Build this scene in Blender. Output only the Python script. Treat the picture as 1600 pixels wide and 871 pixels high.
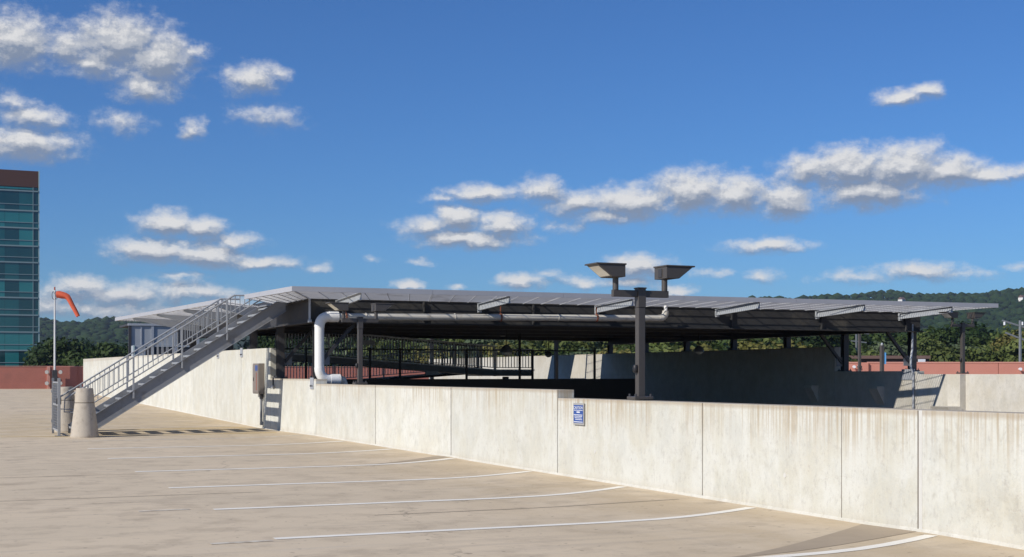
import bpy, bmesh, math, random
import numpy as np
from mathutils import Vector, Matrix
R = math.radians
random.seed(7); rng = np.random.default_rng(7)
for o in list(bpy.data.objects): bpy.data.objects.remove(o)
S = bpy.context.scene
COL = S.collection

# ------------------------------------------------------------------ camera
EYE = 1.6; F = 2100.0; HOR = 585.0
CA, SA = 0.9182, 0.3961                      # world x runs across the parapet, world y along it
cam = bpy.data.cameras.new('camera'); camo = bpy.data.objects.new('camera', cam); COL.objects.link(camo)
camo.location = (0, 0, EYE); camo.rotation_euler = (R(90), 0, -math.atan2(SA, CA))
cam.sensor_width = 36; cam.lens = 36 * F / 1600; cam.shift_y = (HOR - 435.5) / 1600
cam.clip_start = 0.1; cam.clip_end = 20000
S.camera = camo
S.render.resolution_x = 1024; S.render.resolution_y = 557

def at(px, Y, z=0.0):
    X = (px - 800) / F * Y
    return Vector((CA * X + SA * Y, -SA * X + CA * Y, z))
def zof(y, Y): return EYE + (HOR - y) * Y / F

# ------------------------------------------------------------------ sun and sky
SUN_E = 32.5; sd = (0.958, 0.287)
dvec = Vector((sd[0] * math.cos(R(SUN_E)), sd[1] * math.cos(R(SUN_E)), -math.sin(R(SUN_E))))
sl = bpy.data.lights.new('sun', 'SUN'); sl.energy = 4.6; sl.angle = R(0.53); sl.color = (1.0, 0.945, 0.86)
so = bpy.data.objects.new('sun', sl); COL.objects.link(so); so.rotation_euler = dvec.to_track_quat('-Z', 'Y').to_euler()
so.location = (-60, -20, 60)
W = bpy.data.worlds.new('World'); S.world = W; W.use_nodes = True
nt = W.node_tree; nt.nodes.clear()
def N(t, typ, **k):
    n = t.nodes.new(typ)
    for a, b in k.items(): setattr(n, a, b)
    return n
def link(t, a, b): t.links.new(a, b)
def mth(t, op, a, b=None, c=None, clamp=False):
    n = t.nodes.new('ShaderNodeMath'); n.operation = op; n.use_clamp = clamp
    for i, v in enumerate((a, b, c)):
        if v is None: continue
        if isinstance(v, (int, float)): n.inputs[i].default_value = v
        else: t.links.new(v, n.inputs[i])
    return n.outputs[0]
def vm(t, op, a, b=None, c=None, out=0):
    n = t.nodes.new('ShaderNodeVectorMath'); n.operation = op
    for i, v in enumerate((a, b, c)):
        if v is None: continue
        if isinstance(v, (tuple, list)): n.inputs[i].default_value = v
        else: t.links.new(v, n.inputs[i])
    return n.outputs[out]
def smooth(t, x, a, b, o0=0.0, o1=1.0):
    n = t.nodes.new('ShaderNodeMapRange'); n.interpolation_type = 'SMOOTHSTEP'
    t.links.new(x, n.inputs[0]); n.inputs[1].default_value = a; n.inputs[2].default_value = b
    n.inputs[3].default_value = o0; n.inputs[4].default_value = o1
    return n.outputs[0]
def noise(t, vec, scale, detail=4, rough=0.55, out=0):
    n = t.nodes.new('ShaderNodeTexNoise'); n.inputs['Scale'].default_value = scale
    n.inputs['Detail'].default_value = detail; n.inputs['Roughness'].default_value = rough
    if vec is not None: t.links.new(vec, n.inputs['Vector'])
    return n.outputs[out]
def mixc(t, fac, a, b, mode='MIX'):
    n = t.nodes.new('ShaderNodeMix'); n.data_type = 'RGBA'; n.blend_type = mode
    for s, v in ((n.inputs[0], fac), (n.inputs[6], a), (n.inputs[7], b)):
        if isinstance(v, (int, float)): s.default_value = v
        elif isinstance(v, tuple): s.default_value = (*v, 1) if len(v) == 3 else v
        else: t.links.new(v, s)
    return n.outputs[2]

SKY_STR = 0.085
sky = N(nt, 'ShaderNodeTexSky', sky_type='NISHITA', sun_disc=False)
sky.sun_elevation = R(SUN_E); sky.sun_rotation = math.atan2(-sd[0], -sd[1])
sky.altitude = 50; sky.air_density = 1.0; sky.dust_density = 0.15; sky.ozone_density = 2.2
# clouds: soft blobs placed by azimuth and elevation in the sky, broken up with noise
CL = [ # px, py, rx, ry, weight
 (22,66,70,40,1),(110,72,50,26,.8),(185,66,75,42,1),(250,92,55,42,1),(150,100,60,24,.8),(225,135,48,24,.8),(302,84,22,13,.7),
 (395,124,46,22,.8),(432,118,22,12,.6),(415,182,50,17,.55),(302,202,17,18,.7),(190,192,34,18,.5),(20,160,26,14,.6),
 (55,184,50,15,.85),(40,224,76,25,.95),(10,232,50,20,.8),
 (262,350,46,19,1),(312,358,42,17,.95),(355,376,54,11,.7),(240,392,68,19,1),(320,398,70,19,1),(400,410,70,12,.8),(492,418,20,6,.5),(282,433,42,6,.5),
 (125,450,55,17,.85),(180,462,130,20,.75),(290,458,75,16,.8),(170,484,150,18,.7),(60,480,90,22,.7),(350,470,60,14,.6),
 (640,446,30,9,.9),(712,450,14,5,.6),(815,441,40,13,.9),(902,441,28,10,.8),(860,430,40,6,.4),(996,418,52,19,1.05),(985,441,55,10,.7),(1058,455,32,10,.8),
 (755,303,56,15,.9),(700,310,34,8,.6),(846,300,42,21,.85),(905,318,60,22,.85),(985,318,85,26,1),(1080,300,62,34,1.1),(1150,304,58,29,1),(1226,316,44,30,1),(950,338,70,14,.8),(890,355,40,10,.4),
 (712,344,38,24,1),(668,356,46,18,.8),(785,352,48,20,.95),(730,374,92,16,.95),
 (1268,268,52,26,.9),(1330,262,66,32,1.1),(1410,262,70,34,1.1),(1480,270,58,26,1),(1552,272,62,13,.9),(1360,298,92,27,1),
 (1412,150,42,13,.9),(1450,140,26,12,.9),(1200,383,64,12,.85),(1190,432,30,10,.55),(1338,434,56,10,.6),(1436,424,54,14,.8),(1505,430,50,8,.5),
 (656,408,20,6,.5),(580,407,14,5,.4),(1115,428,30,7,.4),(1590,417,30,5,.4),
 # the sky goes on outside the frame
 (-160,90,110,45,.9),(-300,300,160,40,.9),(1820,180,120,45,.9),(1960,330,160,35,.9),(2300,120,180,60,.9),(-700,150,200,70,.9),
 (700,-330,160,70,.8),(1300,-500,200,90,.8),(200,-600,220,90,.8),(-400,-420,190,80,.8),(2000,-350,200,80,.8)]
tc = N(nt, 'ShaderNodeTexCoord'); sx = N(nt, 'ShaderNodeSeparateXYZ'); link(nt, tc.outputs['Generated'], sx.inputs[0])
az = mth(nt, 'ARCTAN2', sx.outputs[0], sx.outputs[1]); el = mth(nt, 'ARCSINE', sx.outputs[2])
cb = N(nt, 'ShaderNodeCombineXYZ'); link(nt, az, cb.inputs[0]); link(nt, el, cb.inputs[1])
ae = cb.outputs[0]
nv = noise(nt, vm(nt, 'MULTIPLY', ae, (1, 1.5, 1)), 38, 4, .6, out=1)
warp = vm(nt, 'MULTIPLY', vm(nt, 'SUBTRACT', nv, (.5, .5, .5)), (.022, .012, 0))
base = vm(nt, 'ADD', ae, warp)
A0 = math.atan2(SA, CA)
def field(t, p):
    cur = None
    for px, py, rx, ry, w in CL:
        a = math.atan((px - 800) / F); b = math.atan((HOR - py) / F * math.cos(a)); a += A0
        sxx, syy = F / (rx * 1.33), F / (ry * 1.36)
        d = vm(t, 'LENGTH', vm(t, 'MULTIPLY_ADD', p, (sxx, syy, 0), (-a * sxx, -b * syy, 0)), out=1)
        e = mth(t, 'MULTIPLY_ADD', d, -w, w)
        cur = e if cur is None else mth(t, 'SMOOTH_MAX', cur, e, 0.18)
    return cur
f0 = field(nt, base); f1 = field(nt, vm(nt, 'ADD', base, (-.0015, .0062, 0)))
fine = noise(nt, vm(nt, 'MULTIPLY', ae, (1, 1.35, 1)), 72, 10, .66)
fine2 = noise(nt, vm(nt, 'ADD', vm(nt, 'MULTIPLY', ae, (1, 1.35, 1)), (-.0018, .0050, 0)), 72, 10, .66)
dens = mth(nt, 'ADD', f0, mth(nt, 'MULTIPLY', mth(nt, 'SUBTRACT', fine, .48), 1.12))
alpha = smooth(nt, dens, -.06, .78, 0, .96)
puff = mth(nt, 'MULTIPLY', mth(nt, 'SUBTRACT', fine, fine2), 1.8)
lit = mth(nt, 'ADD', mth(nt, 'MULTIPLY', mth(nt, 'SUBTRACT', f0, f1), 2.0), puff)
thick = smooth(nt, f0, .05, .75, 0.02, -.12)
lit = smooth(nt, mth(nt, 'ADD', lit, thick), -.75, .85)
ccol = mixc(nt, smooth(nt, lit, .5, 1.0), mixc(nt, smooth(nt, lit, .05, .5), (.27, .33, .45), (.56, .59, .65)), (.93, .92, .91))
bg1 = N(nt, 'ShaderNodeBackground'); bg1.inputs[1].default_value = SKY_STR
hs = N(nt, 'ShaderNodeHueSaturation'); hs.inputs['Saturation'].default_value = 1.0
link(nt, mixc(nt, 1.0, sky.outputs[0], (.365, .685, 1.16), 'MULTIPLY'), bg1.inputs[0])
bg2 = N(nt, 'ShaderNodeBackground'); link(nt, ccol, bg2.inputs[0]); bg2.inputs[1].default_value = .86
mx = N(nt, 'ShaderNodeMixShader'); link(nt, alpha, mx.inputs[0]); link(nt, bg1.outputs[0], mx.inputs[1]); link(nt, bg2.outputs[0], mx.inputs[2])
wo = N(nt, 'ShaderNodeOutputWorld'); link(nt, mx.outputs[0], wo.inputs[0])
S.view_settings.view_transform = 'Standard'; S.view_settings.look = 'None'; S.view_settings.gamma = 1
S.view_settings.exposure = 0.0

# ------------------------------------------------------------------ materials
MATS = {}
def mat(name, col, rough=.8, metal=0., spec=.35, var=.12, vscale=3.0, bump=0., bscale=40., col2=None, c2scale=2., c2range=(.5, .7), island=0.):
    m = bpy.data.materials.new(name); m.use_nodes = True; t = m.node_tree
    b = t.nodes['Principled BSDF']; b.inputs['Roughness'].default_value = rough; b.inputs['Metallic'].default_value = metal
    b.inputs['Specular IOR Level'].default_value = spec
    g = N(t, 'ShaderNodeNewGeometry'); pos = g.outputs['Position']
    n = noise(t, pos, vscale, 5, .6)
    k = mth(t, 'MULTIPLY_ADD', n, var * 2, 1 - var)
    if island: k = mth(t, 'MULTIPLY', k, mth(t, 'MULTIPLY_ADD', g.outputs['Random Per Island'], island, 1 - island / 2))
    c = mixc(t, 1.0, col, k, 'MULTIPLY')
    if col2: c = mixc(t, smooth(t, noise(t, pos, c2scale, 6, .65), *c2range), c, col2)
    link(t, c, b.inputs['Base Color'])
    if bump:
        bp = N(t, 'ShaderNodeBump'); bp.inputs['Strength'].default_value = bump; bp.inputs['Distance'].default_value = .01
        link(t, noise(t, pos, bscale, 5, .6), bp.inputs['Height']); link(t, bp.outputs[0], b.inputs['Normal'])
    MATS[name] = m; return m

def wall_mat(name, ztop, col=(.645, .64, .58), streak=1.0):
    m = bpy.data.materials.new(name); m.use_nodes = True; t = m.node_tree; b = t.nodes['Principled BSDF']
    b.inputs['Roughness'].default_value = .9; b.inputs['Specular IOR Level'].default_value = .25
    g = N(t, 'ShaderNodeNewGeometry'); pos = g.outputs['Position']
    s = N(t, 'ShaderNodeSeparateXYZ'); link(t, pos, s.inputs[0])
    depth = mth(t, 'SUBTRACT', ztop, s.outputs[2])
    big = noise(t, pos, 1.1, 6, .6); mid = noise(t, vm(t, 'MULTIPLY', pos, (1, 1, .75)), 2.6, 7, .68)
    st1 = noise(t, vm(t, 'MULTIPLY', pos, (9, 9, .30)), 1.4, 5, .6)
    st2 = noise(t, vm(t, 'MULTIPLY', pos, (26, 26, .5)), 1.0, 4, .6)
    c = mixc(t, smooth(t, mid, .40, .66), col, (col[0] * .91, col[1] * .895, col[2] * .85))
    c = mixc(t, smooth(t, big, .46, .68, 0, .6), c, (col[0] * .90, col[1] * .86, col[2] * .78))
    oi = N(t, 'ShaderNodeObjectInfo'); c = mixc(t, 1.0, c, mth(t, 'MULTIPLY_ADD', oi.outputs['Random'], .10, .93), 'MULTIPLY')
    near = smooth(t, s.outputs[1], 10, 19, 1, .25)
    bl = smooth(t, noise(t, pos, 1.7, 8, .7), .57, .68, 0, .45)
    c = mixc(t, mth(t, 'MULTIPLY', bl, near), c, (col[0] * .62, col[1] * .58, col[2] * .52))
    # white lime streaks, brown run marks starting at the top
    c = mixc(t, smooth(t, st2, .58, .70, 0, .25), c, (.70, .69, .65))
    gm = smooth(t, noise(t, vm(t, 'MULTIPLY', pos, (1, 1, .7)), 2.2, 8, .72), .47, .62, 0, .42)
    c = mixc(t, gm, c, (col[0] * .76, col[1] * .765, col[2] * .76))
    run = mth(t, 'MULTIPLY', smooth(t, st1, .50, .66), smooth(t, depth, .03, .70, 1, 0))
    run2 = mth(t, 'MULTIPLY', smooth(t, noise(t, vm(t, 'MULTIPLY', pos, (30, 30, .3)), 1.2, 3, .5), .50, .6), smooth(t, depth, .0, .55, 1, 0))
    reg = smooth(t, noise(t, vm(t, 'MULTIPLY', pos, (1, 1, 0)), .42, 2, .5), .38, .56, .15, 1)
    c = mixc(t, mth(t, 'MULTIPLY', mth(t, 'MULTIPLY', run, reg), .72 * streak), c, (.39, .31, .20))
    c = mixc(t, mth(t, 'MULTIPLY', mth(t, 'MULTIPLY', run2, reg), .55 * streak), c, (.39, .31, .21))
    rim = smooth(t, mth(t, 'ADD', depth, mth(t, 'MULTIPLY', mth(t, 'SUBTRACT', mid, .5), .06)), .015, .07, 1, 0)
    c = mixc(t, mth(t, 'MULTIPLY', rim, .55 * streak), c, (.36, .28, .19))
    # scuffs, chips and hairline cracks
    c = mixc(t, smooth(t, noise(t, vm(t, 'MULTIPLY', pos, (1, 1, .6)), 17, 7, .75), .50, .68, 0, .45), c, (.38, .36, .32))
    sc = smooth(t, noise(t, vm(t, 'MULTIPLY', pos, (1, 1, 1.6)), 7.5, 8, .75), .61, .68, 0, .6)
    c = mixc(t, mth(t, 'MULTIPLY', sc, smooth(t, big, .45, .6)), c, (.40, .34, .30))
    vo = N(t, 'ShaderNodeTexVoronoi', feature='DISTANCE_TO_EDGE'); vo.inputs['Scale'].default_value = .55
    wv = vm(t, 'ADD', vm(t, 'MULTIPLY', pos, (1, .6, 1.6)), vm(t, 'MULTIPLY', noise(t, pos, 3, 6, .7, out=1), (.35, .35, .35)))
    link(t, wv, vo.inputs['Vector'])
    ck = mth(t, 'MULTIPLY', smooth(t, vo.outputs['Distance'], .0, .004, 1, 0), smooth(t, noise(t, pos, .8, 2, .5), .58, .66, 0, .35))
    c = mixc(t, ck, c, (.30, .26, .21))
    foot = smooth(t, mth(t, 'ADD', s.outputs[2], mth(t, 'MULTIPLY', mid, .1)), .05, .22, .3, 0)
    c = mixc(t, foot, c, (.45, .38, .28))
    link(t, c, b.inputs['Base Color'])
    bp = N(t, 'ShaderNodeBump'); bp.inputs['Strength'].default_value = .45; bp.inputs['Distance'].default_value = .012
    link(t, mth(t, 'ADD', noise(t, pos, 28, 6, .7), mid), bp.inputs['Height']); link(t, bp.outputs[0], b.inputs['Normal'])
    MATS[name] = m; return m
wall_mat('conc_low', 1.235); wall_mat('conc_mid', 1.355); wall_mat('conc_step', 1.475); wall_mat('conc_tall', 2.42, streak=.55)
wall_mat('conc_far', 2.56, col=(.60, .57, .50), streak=.8)

def deck_mat():
    m = bpy.data.materials.new('deck_concrete'); m.use_nodes = True; t = m.node_tree; b = t.nodes['Principled BSDF']
    b.inputs['Roughness'].default_value = .92; b.inputs['Specular IOR Level'].default_value = .2
    g = N(t, 'ShaderNodeNewGeometry'); pos = g.outputs['Position']; s = N(t, 'ShaderNodeSeparateXYZ'); link(t, pos, s.inputs[0])
    big = noise(t, vm(t, 'MULTIPLY', pos, (.5, 1, 1)), .33, 5, .55); mid = noise(t, pos, 1.6, 7, .65); fine = noise(t, pos, 26, 5, .7)
    c = mixc(t, smooth(t, big, .35, .65), (.67, .55, .39), (.61, .505, .36))
    c = mixc(t, smooth(t, mid, .46, .66, 0, .7), c, (.46, .375, .265))
    # ochre tint in the swale along the parapet
    sw = mth(t, 'MULTIPLY', smooth(t, s.outputs[0], 4.5, 8.4), smooth(t, noise(t, vm(t, 'MULTIPLY', pos, (.7, .35, 1)), 1.3, 5, .6), .36, .62, 0, .75))
    c = mixc(t, sw, c, (.51, .40, .255))
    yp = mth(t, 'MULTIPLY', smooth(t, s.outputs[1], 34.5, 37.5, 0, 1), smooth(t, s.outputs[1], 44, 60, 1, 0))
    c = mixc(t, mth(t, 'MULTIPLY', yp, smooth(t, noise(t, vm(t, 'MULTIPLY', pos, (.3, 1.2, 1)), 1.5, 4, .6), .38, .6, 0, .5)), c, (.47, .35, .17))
    # drag marks running across the bays
    dr = noise(t, vm(t, 'MULTIPLY', pos, (.10, 3.2, 1)), 1.2, 5, .6)
    c = mixc(t, smooth(t, dr, .52, .72, 0, .38), c, (.42, .35, .265))
    c = mixc(t, smooth(t, noise(t, vm(t, 'MULTIPLY', pos, (.25, 4.0, 1)), .9, 4, .6), .60, .72, 0, .35), c, (.64, .56, .44))
    c = mixc(t, smooth(t, fine, .35, .75, 0, .30), c, (.62, .53, .41))
    c = mixc(t, smooth(t, noise(t, vm(t, 'MULTIPLY', pos, (.55, 1, 1)), .75, 9, .72), .56, .66, 0, .38), c, (.33, .265, .19))
    sp = smooth(t, noise(t, pos, 9, 3, .5), .66, .72, 0, .6); c = mixc(t, sp, c, (.21, .165, .12))
    vo = N(t, 'ShaderNodeTexVoronoi', feature='DISTANCE_TO_EDGE'); vo.inputs['Scale'].default_value = .16
    wv = vm(t, 'ADD', pos, vm(t, 'MULTIPLY', noise(t, pos, 1.5, 7, .7, out=1), (.9, .9, .9))); link(t, wv, vo.inputs['Vector'])
    ck = mth(t, 'MULTIPLY', smooth(t, vo.outputs['Distance'], .0, .004, 1, 0), smooth(t, noise(t, pos, .5, 2, .5), .48, .6, 0, .55))
    c = mixc(t, ck, c, (.16, .13, .10))
    link(t, c, b.inputs['Base Color'])
    bp = N(t, 'ShaderNodeBump'); bp.inputs['Strength'].default_value = .5; bp.inputs['Distance'].default_value = .008
    link(t, fine, bp.inputs['Height']); link(t, bp.outputs[0], b.inputs['Normal'])
    MATS['deck'] = m
deck_mat()
def paint_mat(name, col, under, cut=(.56, .66)):
    m = mat(name, col, rough=.8, var=.12, vscale=2.5, col2=under, c2scale=7, c2range=cut); return m
paint_mat('white_paint', (.86, .82, .72), (.60, .52, .42), (.62, .78)); paint_mat('worn_paint', (.72, .66, .54), (.50, .42, .32), (.42, .62)); paint_mat('yellow_paint', (.72, .50, .14), (.52, .42, .26), (.56, .78))
mat('steel', (.215, .222, .235), rough=.5, metal=.0, spec=.5, var=.14, vscale=4, col2=(.17, .165, .16), c2scale=3)
mat('steel_rail', (.30, .31, .32), rough=.45, spec=.5, var=.12, vscale=6)
mat('rail_light', (.78, .80, .82), rough=.45, var=.1)
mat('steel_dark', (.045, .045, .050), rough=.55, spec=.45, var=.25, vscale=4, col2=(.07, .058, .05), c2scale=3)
mat('steel_black', (.018, .018, .02), rough=.5, var=.2)
mat('galv', (.42, .44, .47), rough=.45, metal=.2, var=.15, vscale=9, col2=(.33, .35, .38), c2scale=12)
mat('plank', (.47, .48, .50), rough=.5, spec=.5, var=.12, vscale=2.0, col2=(.34, .34, .35), c2scale=1.6)
mat('lip', (.40, .405, .43), rough=.5, spec=.5, var=.12, vscale=2.0)
mat('bracket', (.40, .42, .44), rough=.45, spec=.5, var=.1)
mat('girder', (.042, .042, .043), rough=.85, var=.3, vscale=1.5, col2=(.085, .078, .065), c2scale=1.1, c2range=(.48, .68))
mat('pvc', (.80, .79, .76), rough=.35, spec=.5, var=.05, col2=(.62, .58, .50), c2scale=5, c2range=(.55, .75))
mat('pvc_beige', (.60, .57, .50), rough=.45, spec=.45, var=.07, col2=(.46, .41, .33), c2scale=4, c2range=(.5, .72))  # duller beige plastic for the level run and the inner drop
mat('rust', (.25, .09, .05), rough=.9, var=.3)
mat('bronze', (.072, .064, .058), rough=.42, spec=.5, var=.10, vscale=5)
mat('lens', (.80, .77, .66), rough=.25, spec=.6, var=.08)
mat('cone', (.47, .415, .34), rough=.9, var=.12, vscale=8, bump=.5, bscale=60, col2=(.36, .31, .25), c2scale=6)
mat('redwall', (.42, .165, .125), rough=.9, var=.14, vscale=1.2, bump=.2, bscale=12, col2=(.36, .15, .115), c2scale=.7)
mat('redwall_lit', (.50, .215, .165), rough=.9, var=.10, vscale=.6, bump=.2, bscale=12)  # lighter copy of redwall, sunlight painted into its red
mat('redcap', (.60, .30, .24), rough=.85, var=.1)
mat('sealant', (.60, .585, .54), rough=.7, var=.12, vscale=5)
mat('joint', (.13, .105, .08), rough=.95, var=.3)
mat('blue', (.035, .085, .30), rough=.4, spec=.5, var=.08)
mat('signwhite', (.70, .72, .76), rough=.5, var=.03)
mat('signgrey', (.36, .35, .33), rough=.5, var=.05)
mat('signorange', (.55, .25, .16), rough=.5, var=.05)
mat('boxgrey', (.22, .19, .165), rough=.5, spec=.5, var=.15, vscale=8)
mat('redmark', (.35, .07, .04), rough=.6, var=.1)
mat('sock', (.62, .115, .055), rough=.85, var=.18, vscale=3)
mat('whitepole', (.66, .66, .64), rough=.4, var=.06)
mat('glass_dark', (.006, .050, .056), rough=.06, spec=.9, var=.4, vscale=.12)
mat('glass_teal', (.025, .19, .19), rough=.08, spec=.9, var=.35, vscale=.15)
mat('glass_mid', (.012, .10, .105), rough=.08, spec=.9, var=.4, vscale=.15)
mat('mullion', (.28, .36, .36), rough=.4, metal=.2, var=.05)
mat('brownpanel', (.105, .050, .040), rough=.7, var=.08, vscale=.2)
mat('pale_edge', (.40, .52, .52), rough=.4, var=.04)
mat('roofbrown', (.16, .10, .085), rough=.9, var=.12, vscale=.6)
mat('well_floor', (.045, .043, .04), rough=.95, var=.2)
mat('mesh_panel', (.34, .37, .40), rough=.6, var=.1)
mat('ground', (.055, .075, .03), rough=1, var=.3, vscale=.02, col2=(.12, .11, .075), c2scale=.01)
mat('hillsoil', (.018, .036, .014), rough=1, var=.3, vscale=.01)
mat('bark', (.09, .07, .05), rough=.95, var=.25, vscale=4)
mat('housewhite', (.7, .68, .64), rough=.8, var=.05)
mat('lampmetal', (.22, .23, .24), rough=.35, metal=.4, var=.1)

def leaf_mat(name, a, b):
    m = bpy.data.materials.new(name); m.use_nodes = True; t = m.node_tree; p = t.nodes['Principled BSDF']
    p.inputs['Roughness'].default_value = .65; p.inputs['Specular IOR Level'].default_value = .25
    g = N(t, 'ShaderNodeNewGeometry')
    oi = N(t, 'ShaderNodeObjectInfo')
    f = mth(t, 'ADD', mth(t, 'MULTIPLY', g.outputs['Random Per Island'], .35), mth(t, 'MULTIPLY', smooth(t, noise(t, g.outputs['Position'], .30, 2, .5), .35, .65), .65))
    c = mixc(t, mth(t, 'MULTIPLY', f, 1, clamp=True), a, b)
    k = mth(t, 'MULTIPLY_ADD', oi.outputs['Random'], .5, .75)
    c = mixc(t, 1.0, c, k, 'MULTIPLY')
    link(t, c, p.inputs['Base Color'])
    tr = N(t, 'ShaderNodeBsdfTranslucent'); link(t, c, tr.inputs[0]); ms = N(t, 'ShaderNodeMixShader'); ms.inputs[0].default_value = .22
    out = t.nodes['Material Output']; link(t, p.outputs[0], ms.inputs[1]); link(t, tr.outputs[0], ms.inputs[2]); link(t, ms.outputs[0], out.inputs[0])
    MATS[name] = m
leaf_mat('leaf_dark', (.010, .028, .006), (.036, .066, .014))
leaf_mat('leaf_mid', (.020, .044, .008), (.070, .105, .022))
leaf_mat('leaf_light', (.055, .082, .016), (.155, .180, .050))
leaf_mat('leaf_yellow', (.10, .10, .022), (.23, .205, .06))
leaf_mat('leaf_grey', (.05, .075, .035), (.14, .175, .09))
def hill_mat():
    m = bpy.data.materials.new('hill_leaf'); m.use_nodes = True; t = m.node_tree; p = t.nodes['Principled BSDF']
    p.inputs['Roughness'].default_value = .9; p.inputs['Specular IOR Level'].default_value = .1
    g = N(t, 'ShaderNodeNewGeometry')
    f = mth(t, 'ADD', mth(t, 'MULTIPLY', g.outputs['Random Per Island'], .5), mth(t, 'MULTIPLY', noise(t, g.outputs['Position'], .22, 4, .7), .55))
    c = mixc(t, mth(t, 'MULTIPLY', f, 1, clamp=True), (.006, .019, .006), (.030, .054, .016))
    link(t, c, p.inputs['Base Color']); MATS['hill_leaf'] = m
hill_mat()

# ------------------------------------------------------------------ mesh helpers
class MB:
    def __init__(s): s.v = []; s.f = []
    def box(s, x0, x1, y0, y1, z0, z1):
        n = len(s.v)
        s.v += [(x0, y0, z0), (x1, y0, z0), (x1, y1, z0), (x0, y1, z0), (x0, y0, z1), (x1, y0, z1), (x1, y1, z1), (x0, y1, z1)]
        s.f += [(n, n + 3, n + 2, n + 1), (n + 4, n + 5, n + 6, n + 7), (n, n + 1, n + 5, n + 4), (n + 1, n + 2, n + 6, n + 5), (n + 2, n + 3, n + 7, n + 6), (n + 3, n, n + 4, n + 7)]
        return s
    def hexa(s, p):            # 8 corners, bottom ring then top ring, counter-clockwise
        n = len(s.v); s.v += [tuple(q) for q in p]
        s.f += [(n, n + 3, n + 2, n + 1), (n + 4, n + 5, n + 6, n + 7), (n, n + 1, n + 5, n + 4), (n + 1, n + 2, n + 6, n + 5), (n + 2, n + 3, n + 7, n + 6), (n + 3, n, n + 4, n + 7)]
        return s
    def beam(s, a, b, w, h, up=(0, 0, 1), off=(0, 0)):
        a = Vector(a); b = Vector(b); d = (b - a).normalized(); sd_ = d.cross(Vector(up)).normalized(); u = sd_.cross(d).normalized()
        a = a + sd_ * off[0] + u * off[1]; b = b + sd_ * off[0] + u * off[1]
        c = [(-w / 2, -h / 2), (w / 2, -h / 2), (w / 2, h / 2), (-w / 2, h / 2)]
        n = len(s.v)
        for q in (a, b):
            for (i, j) in c: s.v.append(tuple(q + sd_ * i + u * j))
        s.f += [(n, n + 1, n + 2, n + 3), (n + 7, n + 6, n + 5, n + 4)] + [(n + i, n + 4 + i, n + 4 + (i + 1) % 4, n + (i + 1) % 4) for i in range(4)]
        return s
    def ibeam(s, a, b, w, h, t=.02, up=(0, 0, 1)):
        s.beam(a, b, w, t, up, (0, h / 2 - t / 2)); s.beam(a, b, w, t, up, (0, -h / 2 + t / 2)); s.beam(a, b, t * .8, h - 2 * t, up); return s
    def tube(s, pts, r, seg=10, cap=True):
        pts = [Vector(p) for p in pts]; rs = r if isinstance(r, (list, tuple)) else [r] * len(pts)
        n0 = len(s.v); m = len(pts); ref = None
        for i, p in enumerate(pts):
            d = (pts[min(i + 1, m - 1)] - pts[max(i - 1, 0)]).normalized()
            if ref is None: ref = d.cross(Vector((0, 0, 1)) if abs(d.z) < .9 else Vector((1, 0, 0))).normalized()
            ref = (ref - d * ref.dot(d)).normalized(); b = d.cross(ref)
            for k in range(seg):
                a = 2 * math.pi * k / seg; s.v.append(tuple(p + (ref * math.cos(a) + b * math.sin(a)) * rs[i]))
        for i in range(m - 1):
            for k in range(seg):
                a = n0 + i * seg + k; b = n0 + i * seg + (k + 1) % seg
                s.f.append((a, b, b + seg, a + seg))
        if cap: s.f.append(tuple(range(n0 + seg - 1, n0 - 1, -1))); s.f.append(tuple(range(n0 + (m - 1) * seg, n0 + m * seg)))
        return s
    def lathe(s, prof, c=(0, 0, 0), seg=28):
        n0 = len(s.v); m = len(prof)
        for (r, z) in prof:
            for k in range(seg):
                a = 2 * math.pi * k / seg; s.v.append((c[0] + r * math.cos(a), c[1] + r * math.sin(a), c[2] + z))
        for i in range(m - 1):
            for k in range(seg):
                a = n0 + i * seg + k; b = n0 + i * seg + (k + 1) % seg
                s.f.append((a, b, b + seg, a + seg))
        s.f.append(tuple(range(n0 + seg - 1, n0 - 1, -1))); s.f.append(tuple(range(n0 + (m - 1) * seg, n0 + m * seg)))
        return s
    def prism(s, poly, axis, a, b):      # poly in the plane across axis; axis 0,1,2
        n = len(s.v); k = len(poly)
        for c in (a, b):
            for (i, j) in poly:
                s.v.append([(c, i, j), (i, c, j), (i, j, c)][axis])
        s.f += [tuple(range(n, n + k)), tuple(range(n + 2 * k - 1, n + k - 1, -1))] + [(n + i, n + k + i, n + k + (i + 1) % k, n + (i + 1) % k) for i in range(k)]
        return s
    def build(s, name, m, parent=None, bevel=0, shade=False):
        me = bpy.data.meshes.new(name); me.from_pydata(s.v, [], s.f); me.update()
        bm = bmesh.new(); bm.from_mesh(me); bmesh.ops.recalc_face_normals(bm, faces=bm.faces)
        if bevel:
            es = [e for e in bm.edges if len(e.link_faces) == 2 and e.calc_face_angle(0) > .5]
            bmesh.ops.bevel(bm, geom=es, offset=bevel, segments=2, affect='EDGES', profile=.6)
        bm.to_mesh(me); bm.free()
        if shade:
            for p in me.polygons: p.use_smooth = True
            try: me.set_sharp_from_angle(angle=R(40))
            except Exception: pass
        me.materials.append(MATS[m] if isinstance(m, str) else m)
        o = bpy.data.objects.new(name, me); COL.objects.link(o)
        if parent is not None: o.parent = parent
        return o
def tag(o, label=None, cat=None, group=None, kind=None):
    if label: o['label'] = label
    if cat: o['category'] = cat
    if group: o['group'] = group
    if kind: o['kind'] = kind
    return o
def thing(name, label, cat, loc=(0, 0, 0), rz=0, group=None):
    o = bpy.data.objects.new(name, None); COL.objects.link(o); o.location = loc; o.rotation_euler = (0, 0, rz); o.empty_display_size = .2
    return tag(o, label, cat, group)
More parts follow.
